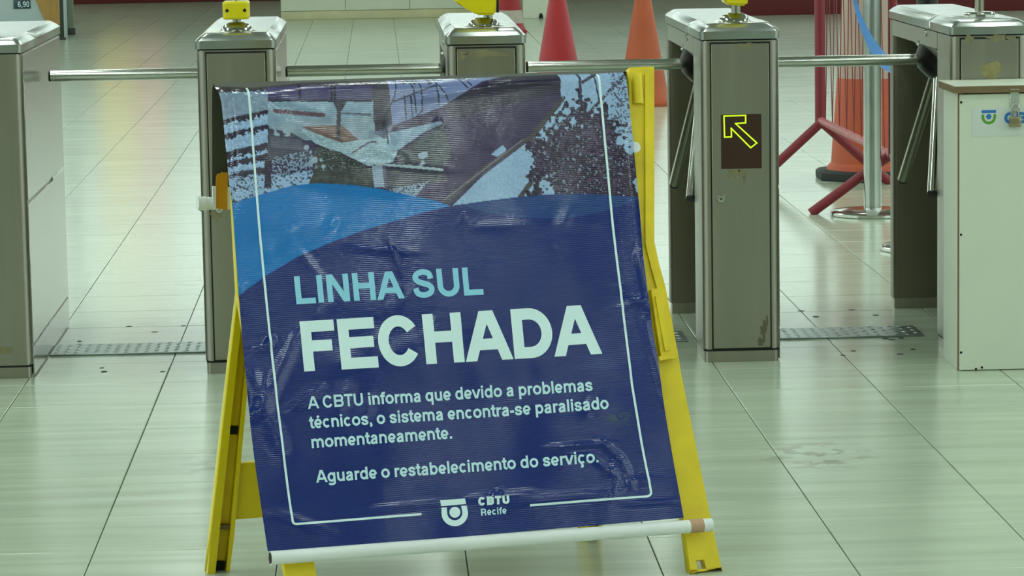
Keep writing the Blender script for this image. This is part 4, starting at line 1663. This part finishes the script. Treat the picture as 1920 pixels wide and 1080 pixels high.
# rear pipe with ochre tape
kr = kb - 0.004
ra, rb = pr(374, 381.5, kr), pr(1198, 372, kr)
rp = wtube('rear_pipe', ra, rb, 0.0128, M['pvc'], ban_t)
rp['label'] = 'white plastic pipe in the rear flap'
d2 = (rb - ra) / np.linalg.norm(rb - ra)
wtube('pipe_cap', ra - d2 * 0.004, ra + d2 * 0.012, 0.0142, M['pvc'], rp)


def fr_prism(name, poly, m, parent, k0, thick, plane, holes=()):
    """polygon given in banner coordinates, extruded over the front or rear plane of the frame"""
    O, N, UP = (OF, NF, UPF) if plane == 'front' else (ORR, NRR, UPR)

    def loc(p):
        q = plane_pts(p, O, N, k0) - (O + N * k0)
        return (q @ OA, q @ UP)
    out = [loc(p) for p in poly]
    hs = [[loc(p) for p in h] for h in holes]
    o = curve_prism(name, out, hs, lambda x, y, k: Vector(O + N * (k0 + k) + OA * x + UP * y), thick, m, parent)
    return shift(o)


tp = fr_prism('tape_strap', [(405, 331), (408, 325), (412, 326), (416, 322), (420, 324), (424, 322), (427, 326), (427, 354), (426, 393), (404, 391), (404, 352)], M['ochre_tape'], rp, kr + 0.014, 0.002, 'rear')
tp['label'] = 'ochre tape strap'
fr_prism('pipe_clip', [(397.5, 349), (404, 349), (404, 391), (398, 391)], M['pvc'], rp, kr + 0.012, 0.006, 'rear')
fr_prism('pipe_clip', [(426, 350), (432, 350), (434, 392), (426, 392)], M['pvc'], rp, kr + 0.012, 0.006, 'rear')
# round white eyelet sticker at the right edge
lathe_c = pf(1191, 276, -0.006)
bm = bmesh.new()
add_lathe(bm, [(0, 0), (0.0115, 0), (0.0115, 0.001), (0, 0.0012)], 20, tuple(lathe_c), tuple(NF))
o = shift(bm_obj('eyelet_patch', bm, M['pvc'], ban_t))
o['label'] = 'round white patch at the right edge'

# ---- frame legs
KF = -0.044
RL = [(1172, 133), (1219, 131), (1219, 458), (1228, 500), (1240, 543), (1264, 672), (1268, 700), (1322, 965), (1347, 1080), (1362, 1150), (1302, 1150), (1287, 1080), (1272, 965), (1216, 700), (1212, 672), (1192, 543), (1182, 500), (1172, 458)]
HOLE = [(1296, 1054), (1312, 1052), (1317, 1073), (1301, 1075)]


def front_leg(poly, hole, right):
    # cut the foot at the floor
    pts = []
    for (x, y) in poly:
        pts.append((x, y))
    leg = fr_prism('front_leg', pts, M['yellow_worn'], frame_t, KF, 0.026, 'front', [hole] if hole else [])
    return leg


def floor_v(u, k):
    """banner-row at which the front plane (offset k) meets the floor below column u"""
    lo, hi = 900.0, 1500.0
    for _ in range(40):
        mid = (lo + hi) / 2
        if pf(u, mid, k)[2] > 0:
            lo = mid
        else:
            hi = mid
    return lo


def extend(a, b2, k, f):
    """continue the edge a->b2 down to the floor"""
    a, b2 = np.array(a, float), np.array(b2, float)
    s0, s1 = 0.0, 6.0
    for _ in range(40):
        s = (s0 + s1) / 2
        q = a + (b2 - a) * s
        if f(q[0], q[1], k)[2] > 0.0:
            s0 = s
        else:
            s1 = s
    q = a + (b2 - a) * s0
    return (q[0], q[1])


fr_end = extend((1322, 965), (1347, 1080), KF, pf)
fl_end = extend((1272, 965), (1287, 1080), KF, pf)
RL = RL[:9] + [fr_end, fl_end] + RL[11:]
lg = front_leg(RL, HOLE, True)
fr_prism('side_flange', [(1208, 140), (1219, 131), (1219, 458), (1228, 500), (1240, 543), (1231, 543), (1219, 500), (1209, 458)], M['yellow_worn'], lg, KF + 0.026, 0.005, 'front')
fr_prism('brace_block', [(1217, 545), (1240, 541), (1265, 669), (1236, 674)], M['yellow_worn'], lg, KF + 0.026, 0.014, 'front')
fr_prism('block_rib', [(1228, 556), (1237, 555), (1256, 656), (1246, 659)], M['yellow_worn'], lg, KF + 0.040, 0.004, 'front')
fr_prism('block_ledge', [(1234, 669), (1265, 664), (1266, 672), (1236, 677)], M['yellow_worn'], lg, KF + 0.04, 0.005, 'front')
# half round stacking socket at the leg head
bm = bmesh.new()
c0, c1 = pf(1193, 139, KF + 0.024), pf(1195.5, 196, KF + 0.024)
add_tube(bm, c0, c1, 0.0125, n=20)
shift(bm_obj('stacking_socket', bm, M['yellow_worn'], lg, 40))
LLp = [(425, 190), (428, 300), (432, 390), (441, 554), (475, 750), (503, 920), (527, 1059)]
e1 = extend((503, 920), (529, 1068), KF, pf)
e2 = extend((559, 920), (585, 1068), KF, pf)
LLp = LLp + [e1, e2] + [(583, 1057), (559, 920), (531, 750), (494, 554), (484, 390), (478, 300), (475, 190)]
front_leg(LLp, None, False)

# rear legs
dl = pr(401, 1081)
RLo = [(468, 165), (441, 545), (423, 700), (390, 1000), (383, 1080)]
RLi = [(514, 165), (478, 545), (462, 700), (435, 1000), (425, 1080)]
KR = -0.020
eo = extend(RLo[-2], RLo[-1], KR, pr)
ei = extend(RLi[-2], RLi[-1], KR, pr)
poly = RLo + [eo, ei] + RLi[::-1]
rl = fr_prism('rear_leg', poly, M['yellow_worn'], frame_t, KR, 0.008, 'rear')


def band(A, B, f0, f1):
    """strip between fractions f0..f1 of the leg width"""
    A, B = np.array(A), np.array(B)
    return [tuple(a + (b2 - a) * f0) for a, b2 in zip(A, B)] + [tuple(a + (b2 - a) * f1) for a, b2 in zip(A[::-1], B[::-1])]


Ae, Be = RLo + [eo], RLi + [ei]
fr_prism('side_flange', band(Ae, Be, 0.0, 0.34), M['yellow_plastic'], rl, KR + 0.008, 0.026, 'rear')
fr_prism('side_flange', band(Ae, Be, 0.84, 1.0), M['yellow_plastic'], rl, KR + 0.008, 0.020, 'rear')


def at_row(A, vv):
    A = np.array(A)
    return np.interp(vv, A[:, 1], A[:, 0])


for (vv, h) in ((806, 8), (986, 4), (1060, 9)):  # dark strips at the ribs imitate the shading on their undersides
    a0, a1 = at_row(Ae, vv), at_row(Be, vv)
    fr_prism('shaded_rib_strip', [(a0 + .36 * (a1 - a0), vv - h), (a0 + .84 * (a1 - a0), vv - h), (a0 + .84 * (a1 - a0), vv + h), (a0 + .36 * (a1 - a0), vv + h)], M['gap'] if h > 6 else M['mdf'], rl, KR + 0.008, 0.003 if h > 6 else 0.012, 'rear')
# the other rear leg: same outline moved along the frame until its foot stands at the foot seen under the pipe
foot_l = (plane_pts(np.array(eo), ORR, NRR, KR) + plane_pts(np.array(ei), ORR, NRR, KR)) / 2
WR = float((foot_rr - foot_l) @ OA)
r2 = link('rear_leg', rl.data, None, frame_t)
r2.location = tuple(OA * WR)
for ch in list(rl.children):
    c2 = ch.copy()
    COL.objects.link(c2)
    c2.parent = r2
# crossbars of the rear panel (one seen at the left) and hinge bar under the fold


def rear_bar(name, vtop, vbot, k0, th):
    a = plane_pts(np.array([[at_row(Ae, vtop) + 40, vtop], [at_row(Ae, vbot) + 40, vbot]]), ORR, NRR, k0)
    bm = bmesh.new()
    loops = []
    for kk in (0, 1):
        q = [a[0], a[0] + OA * (WR - 0.0), a[1] + OA * (WR - 0.0), a[1]]
        loops.append([bm.verts.new(tuple(x + NRR * th * kk)) for x in q])
    bm.faces.new(loops[0][::-1])
    bm.faces.new(loops[1])
    for k in range(4):
        bm.faces.new((loops[0][k], loops[0][(k + 1) % 4], loops[1][(k + 1) % 4], loops[1][k]))
    return shift(bm_obj(name, bm, M['yellow_worn'], frame_t))


rear_bar('rear_rail', 866, 971, KR + 0.004, 0.016)
rear_bar('rear_rail', 420, 520, KR + 0.004, 0.016)
wtube('hinge_bar', pf(455, 205, -0.045), pf(1185, 182, -0.045), 0.014, M['yellow_worn'], frame_t)

# ------------------------------------------------------------------ cones
def square_cone(name, label, x, y, h, base, r0, r1, m, mb, bands=(), octo=False, rot=0.0, group=None):
    t = thing(name, label, 'cone', (x, y, 0), group, rot)
    bm = bmesh.new()
    if octo:
        nb = 8
        off = math.pi / 8
        sc = base / 2 / math.cos(off)
        lo = [(sc * math.cos(off + 2 * math.pi * k / nb), sc * math.sin(off + 2 * math.pi * k / nb)) for k in range(nb)]
    else:
        lo = rrect(-base / 2, base / 2, -base / 2, base / 2, 0.03, 4)
    th = 0.045 if octo else 0.028
    add_loft(bm, [[(a * s, b2 * s, z) for a, b2 in lo] for s, z in ((0.99, 0), (1, 0.008), (1, th * .75), (0.94, th))])
    bm_obj('cone_base', bm, mb, t, 40)
    prof = [(r0 * 1.12, th - 0.004), (r0 * 1.10, th + 0.012), (r0, th + 0.03)]
    for k in range(1, 9):
        f = k / 8
        prof.append((r0 + (r1 - r0) * f, th + 0.03 + (h - th - 0.03) * f))
    prof += [(r1 * 0.7, h + 0.004), (0, h + 0.004)]
    lathe('cone_body', [(0, th - 0.004)] + prof, m, t, 32)
    for (z0, z1, bmname, lb) in bands:
        def rr(z):
            return r0 + (r1 - r0) * (z - th - 0.03) / (h - th - 0.03) + 0.0015
        o = lathe('cone_band', [(rr(z0) - .004, z0), (rr(z0), z0), (rr(z1), z1), (rr(z1) - .004, z1)], M[bmname], t, 32)
        o['label'] = lb
    return t


square_cone('traffic_cone', 'plain red traffic cone behind the turnstile arm, left of the orange cone', 1.275, 10.6, 0.78, 0.36, 0.155, 0.026, M['cone_red'], M['cone_red'])
square_cone('traffic_cone', 'faded brownish orange traffic cone left of the arrow turnstile', 1.765, 10.15, 0.78, 0.34, 0.148, 0.026, M['cone_orange'], M['cone_orange'], rot=0.15)
square_cone('traffic_cone', 'red and white banded cone at the end of the white counter', 1.335, 19.2, 0.78, 0.30, 0.125, 0.04, M['cone_red'], M['cone_red'], [(0.085, 0.20, 'cone_white', 'dirty white band'), (0.36, 0.50, 'cone_white', 'dirty white band')])
big = square_cone('drum_cone', 'large orange drum cone on black octagonal base behind red barrier', 2.395, 5.36, 1.05, 0.47, 0.176, 0.105, M['cone_orange2'], M['rubber'], [(0.46, 0.98, 'sleeve', 'grimy pale sleeve round its upper half')], octo=True)

# ------------------------------------------------------------------ red crowd barrier
N0 = Vector((2.252, 3.83, 0.238))
F0_ = Vector((2.130, 5.08, 0.290))
t = thing('crowd_barrier', 'dark red steel crowd barrier with zigzag wires, right of arrow turnstile', 'barrier', (N0.x, N0.y, 0))


def bl(p):
    return (p[0] - N0.x, p[1] - N0.y, p[2])


top_h = 0.80
dv = (F0_ - N0)


def bpnt(s, z):
    q = N0 + dv * s
    return Vector(bl((q.x, q.y, q.z + z)))


bar = tube('lower_rail', bpnt(-0.02, 0), bpnt(1.02, 0), 0.0175, M['pink_bar'], t)
bar['label'] = 'worn pinkish lower rail'
tube('upper_rail', bpnt(-0.02, top_h), bpnt(1.02, top_h), 0.0175, M['red_paint'], t)
tube('end_post', bpnt(0, -0.01), bpnt(0, top_h + 0.01), 0.0185, M['red_paint'], t)
tube('end_post', bpnt(1.0, -0.01), bpnt(1.0, top_h + 0.01), 0.0235, M['red_paint'], t)
nz_ = 8
for k in range(nz_):
    s0 = 0.10 + 0.82 * k / nz_
    s1 = 0.10 + 0.82 * (k + 0.55) / nz_
    bm = bmesh.new()
    add_path(bm, [bpnt(s0, 0.0), bpnt(s1, top_h)], 0.0022, 8)
    bm_obj('infill_wire', bm, M['red_paint'], t)
    bm = bmesh.new()
    add_path(bm, [bpnt(s1, top_h), bpnt(s0 + 0.82 / nz_, 0.0)], 0.0022, 8)
    bm_obj('infill_wire', bm, M['red_paint'], t)
fa = on_floor(1520, 391)
for (s, sp) in ((0.04, 0.325), (0.98, 0.31)):
    q = bpnt(s, -0.005)
    bm = bmesh.new()
    add_path(bm, [q + Vector((0.0, 0, 0.0)), Vector((q.x - sp, q.y, 0.004))], 0.0205, 16)
    bm_obj('foot_strut', bm, M['red_paint'], t, 40)
    bm = bmesh.new()
    add_path(bm, [q + Vector((0.0, 0, 0.0)), Vector((q.x + sp, q.y, 0.004))], 0.0205, 16)
    bm_obj('foot_strut', bm, M['red_paint'], t, 40)

# ------------------------------------------------------------------ belt posts
def stanchion(label, x, y, h):
    t = thing('belt_post', label, 'post', (x, y, 0), 'steel belt posts')
    lathe('base_disc', [(0, 0), (0.168, 0), (0.172, 0.004), (0.172, 0.014), (0.160, 0.021), (0.06, 0.030), (0, 0.032)], M['chrome'], t, 48)
    lathe('tube', [(0, 0.028), (0.036, 0.028), (0.036, h), (0.0, h)], M['steel_lid'], t, 32)
    lathe('belt_head', [(0, h), (0.040, h), (0.040, h + 0.07), (0.03, h + 0.08), (0, h + 0.08)], M['black'], t, 32)
    return t


sp = on_floor(1632, 404)
stanchion('steel belt post on round chrome base in front of red barrier', sp[0] + 0.012, sp[1] + 0.02, 0.92)
sp2 = on_floor(1652, 470)
stanchion('steel belt post whose chrome base peeks out behind the last turnstile', sp2[0] + 0.172, sp2[1], 0.86)

# blue belt hanging slack between the two posts
t = thing('belt_strap', 'slack blue webbing belt hanging across the steel belt post', 'belt', (2.0, 3.3, 0))
ptsL = [(1597, -40, 3.44), (1600, 5, 3.42), (1606, 30, 3.38), (1613, 55, 3.33), (1622, 76, 3.27), (1633, 100, 3.18), (1650, 125, 3.05), (1690, 150, 2.8), (1712, 140, 2.62)]
ptsR = [(1605, -40, 3.44), (1608, 5, 3.42), (1616, 30, 3.37), (1628, 55, 3.31), (1637, 70, 3.25), (1655, 95, 3.16), (1672, 113, 3.04), (1705, 132, 2.8), (1722, 122, 2.62)]
A = [at_depth(*p) - np.array([2.0, 3.3, 0]) for p in ptsL]
B = [at_depth(*p) - np.array([2.0, 3.3, 0]) for p in ptsR]
bm = bmesh.new()
off = Vector((0.0, 0.0016, 0))
va = [[bm.verts.new(Vector(a)), bm.verts.new(Vector(b2)), bm.verts.new(Vector(b2) + off), bm.verts.new(Vector(a) + off)] for a, b2 in zip(A, B)]
for p_, q_ in zip(va, va[1:]):
    for k in range(4):
        bm.faces.new((p_[k], p_[(k + 1) % 4], q_[(k + 1) % 4], q_[k]))
bm.faces.new(va[0])
bm.faces.new(va[-1])
bm_obj('webbing', bm, M['belt'], t, 60)

# slim yellow and cream pole beyond
yp = on_floor(1661, 300)
t = thing('slim_pole', 'slim pole, yellow above and cream below, beside last turnstile', 'pole', (yp[0] + .002, yp[1], 0))
lathe('pole_foot', [(0, 0), (0.07, 0), (0.07, 0.012), (0.02, 0.02), (0, 0.02)], M['dark_post'], t, 24)
lathe('lower_pole', [(0, 0.018), (0.018, 0.018), (0.018, 0.50), (0, 0.50)], M['plinth_cream'], t, 20)
lathe('upper_pole', [(0, 0.50), (0.018, 0.50), (0.018, 1.3), (0, 1.3)], M['yellow_plastic'], t, 20)

# ------------------------------------------------------------------ things at the far side of the hall
a, b2 = on_floor(527, 38), on_floor(893, 36)
t = thing('counter', 'long low white counter on cream plinth in the background', 'counter', (a[0], a[1], 0))
wd = b2[0] - a[0]
box('plinth', 0, wd, 0.0, 0.7, 0, 0.085, M['plinth_cream'], t, 0.006)
for k in range(3):
    box('front_panel', wd * k / 3 + 0.002, wd * (k + 1) / 3 - 0.002, -0.01, 0.03, 0.087, 0.93, M['white_block'], t, 0.004)
box('carcass', 0.01, wd - 0.01, 0.03, 0.69, 0.085, 0.93, M['white_block'], t)
box('countertop', -0.02, wd + 0.02, -0.03, 0.72, 0.93, 0.97, M['plinth_cream'], t, 0.006)
a, b2 = on_floor(981, 35), on_floor(1048, 34)
t = thing('white_cabinet', 'small white cabinet with notched bottom between the counter and the red cone', 'cabinet', (a[0], a[1], 0))
wd = b2[0] - a[0]
bm = bmesh.new()
box('body', 0.0, wd - 0.06, 0.0, 0.5, 0.0, 0.9, M['white_block'], t, 0.006)
box('side_panel', wd - 0.058, wd, 0.01, 0.5, 0.0, 0.9, M['kiosk_white'], t, 0.004)
box('top', -0.01, wd + 0.01, -0.015, 0.51, 0.9, 0.93, M['white_block'], t, 0.004)
lathe('cable_notch', [(0, 0), (0.02, 0), (0.018, 0.03), (0.008, 0.05), (0, 0.05)], M['gap'], t, 12, (wd * 0.5, -0.001, 0.0))
bn = on_floor(973, 34)
t = thing('waste_bin', 'dark mottled waste bin beside the small white cabinet', 'bin', (a[0] - 0.108, bn[1] + 0.12, 0))
lathe('bin_body', [(0, 0), (0.075, 0), (0.085, 0.02), (0.095, 0.55), (0.0, 0.55)], mat('mottled_black', (48, 52, 50), 0.5, noise=0.9, nscale=14), t, 24)
lathe('bin_rim', [(0.09, 0.54), (0.102, 0.54), (0.102, 0.57), (0.085, 0.575), (0, 0.575)], M['rubber'], t, 24)

# food stall at the upper left
a = on_floor(0, 60)
ky = 19.6
kx0, kx1 = at_depth(-230, 40, ky)[0], at_depth(112, 40, ky)[0]
t = thing('price_kiosk', 'white kiosk with dark price display at the upper left behind first turnstile', 'kiosk', (kx0, ky, 0))
kw = kx1 - kx0


def kp_(u, v):
    p = at_depth(u, v, ky - 0.02)
    return p[0] - kx0, p[2]


box('carcass', 0, kw, 0.02, 0.7, 0, 1.05, M['kiosk_white'], t)
box('kick_board', 0, kw, 0.0, 0.02, 0.0, 0.10, M['dark_post'], t)
box('front_panel', 0, kw, -0.0, 0.02, 0.10, 1.05, M['kiosk_white'], t, 0.003)
box('worktop', -0.03, kw + 0.03, -0.05, 0.73, 1.05, 1.09, M['white_block'], t, 0.005)
wx = [kp_(64, -6), kp_(71, 10), (kp_(83, 36)[0], kp_(83, 36)[1]), (kp_(95, 60)[0], 0.10), (kw, 0.10), (kw, kp_(64, -6)[1])]
curve_prism('wood_panel', wx, [], lambda x, z, k: Vector((x, -k, z)), 0.012, M['wood'], t)['label'] = 'slanted varnished wood side panel'
dxa, dza = kp_(25.5, 16.8)
dxb, dzb = kp_(56.5, -3)
ds = box('price_display', dxa, dxb, -0.012, 0.0, dza, dzb + 0.0, M['display_dark'], t, 0.003)
me = text_mesh('6,90', 0.16)
co = np.empty(len(me.vertices) * 3)
me.vertices.foreach_get('co', co)
co = co.reshape(-1, 3)
mn, mx_ = co.min(0), co.max(0)
xa, za = kp_(33.5, 15.5)
xb, zb = kp_(54.5, 2.5)
me.vertices.foreach_set('co', np.stack([xa + (co[:, 0] - mn[0]) / (mx_[0] - mn[0]) * (xb - xa), -0.0125 - co[:, 2], za + (co[:, 1] - mn[1]) / (mx_[1] - mn[1]) * (zb - za)], 1).ravel())
link('lettering', me, M['print_white'], ds)
cxp = at_depth(115.5, 55, 19.4)
t = thing('corner_post', 'thin dark post standing at the right end of the white kiosk', 'post', (cxp[0], 19.45, 0))
box('post_foot', -0.03, 0.03, -0.03, 0.03, 0, 0.02, M['dark_post'], t, 0.003)
box('post_shaft', -0.016, 0.016, -0.016, 0.016, 0.02, 2.0, M['dark_post'], t, 0.003)
cxp = at_depth(129, 55, 20.3)
t = thing('grey_column', 'grey green square column right of the thin dark post', 'column', (cxp[0], 20.35, 0))
box('column_shaft', -0.042, 0.042, -0.042, 0.042, 0.06, CEIL_Z - 0.001, M['grey_column'], t, 0.004)
box('column_base', -0.052, 0.052, -0.052, 0.052, 0, 0.06, M['dark_post'], t, 0.004)
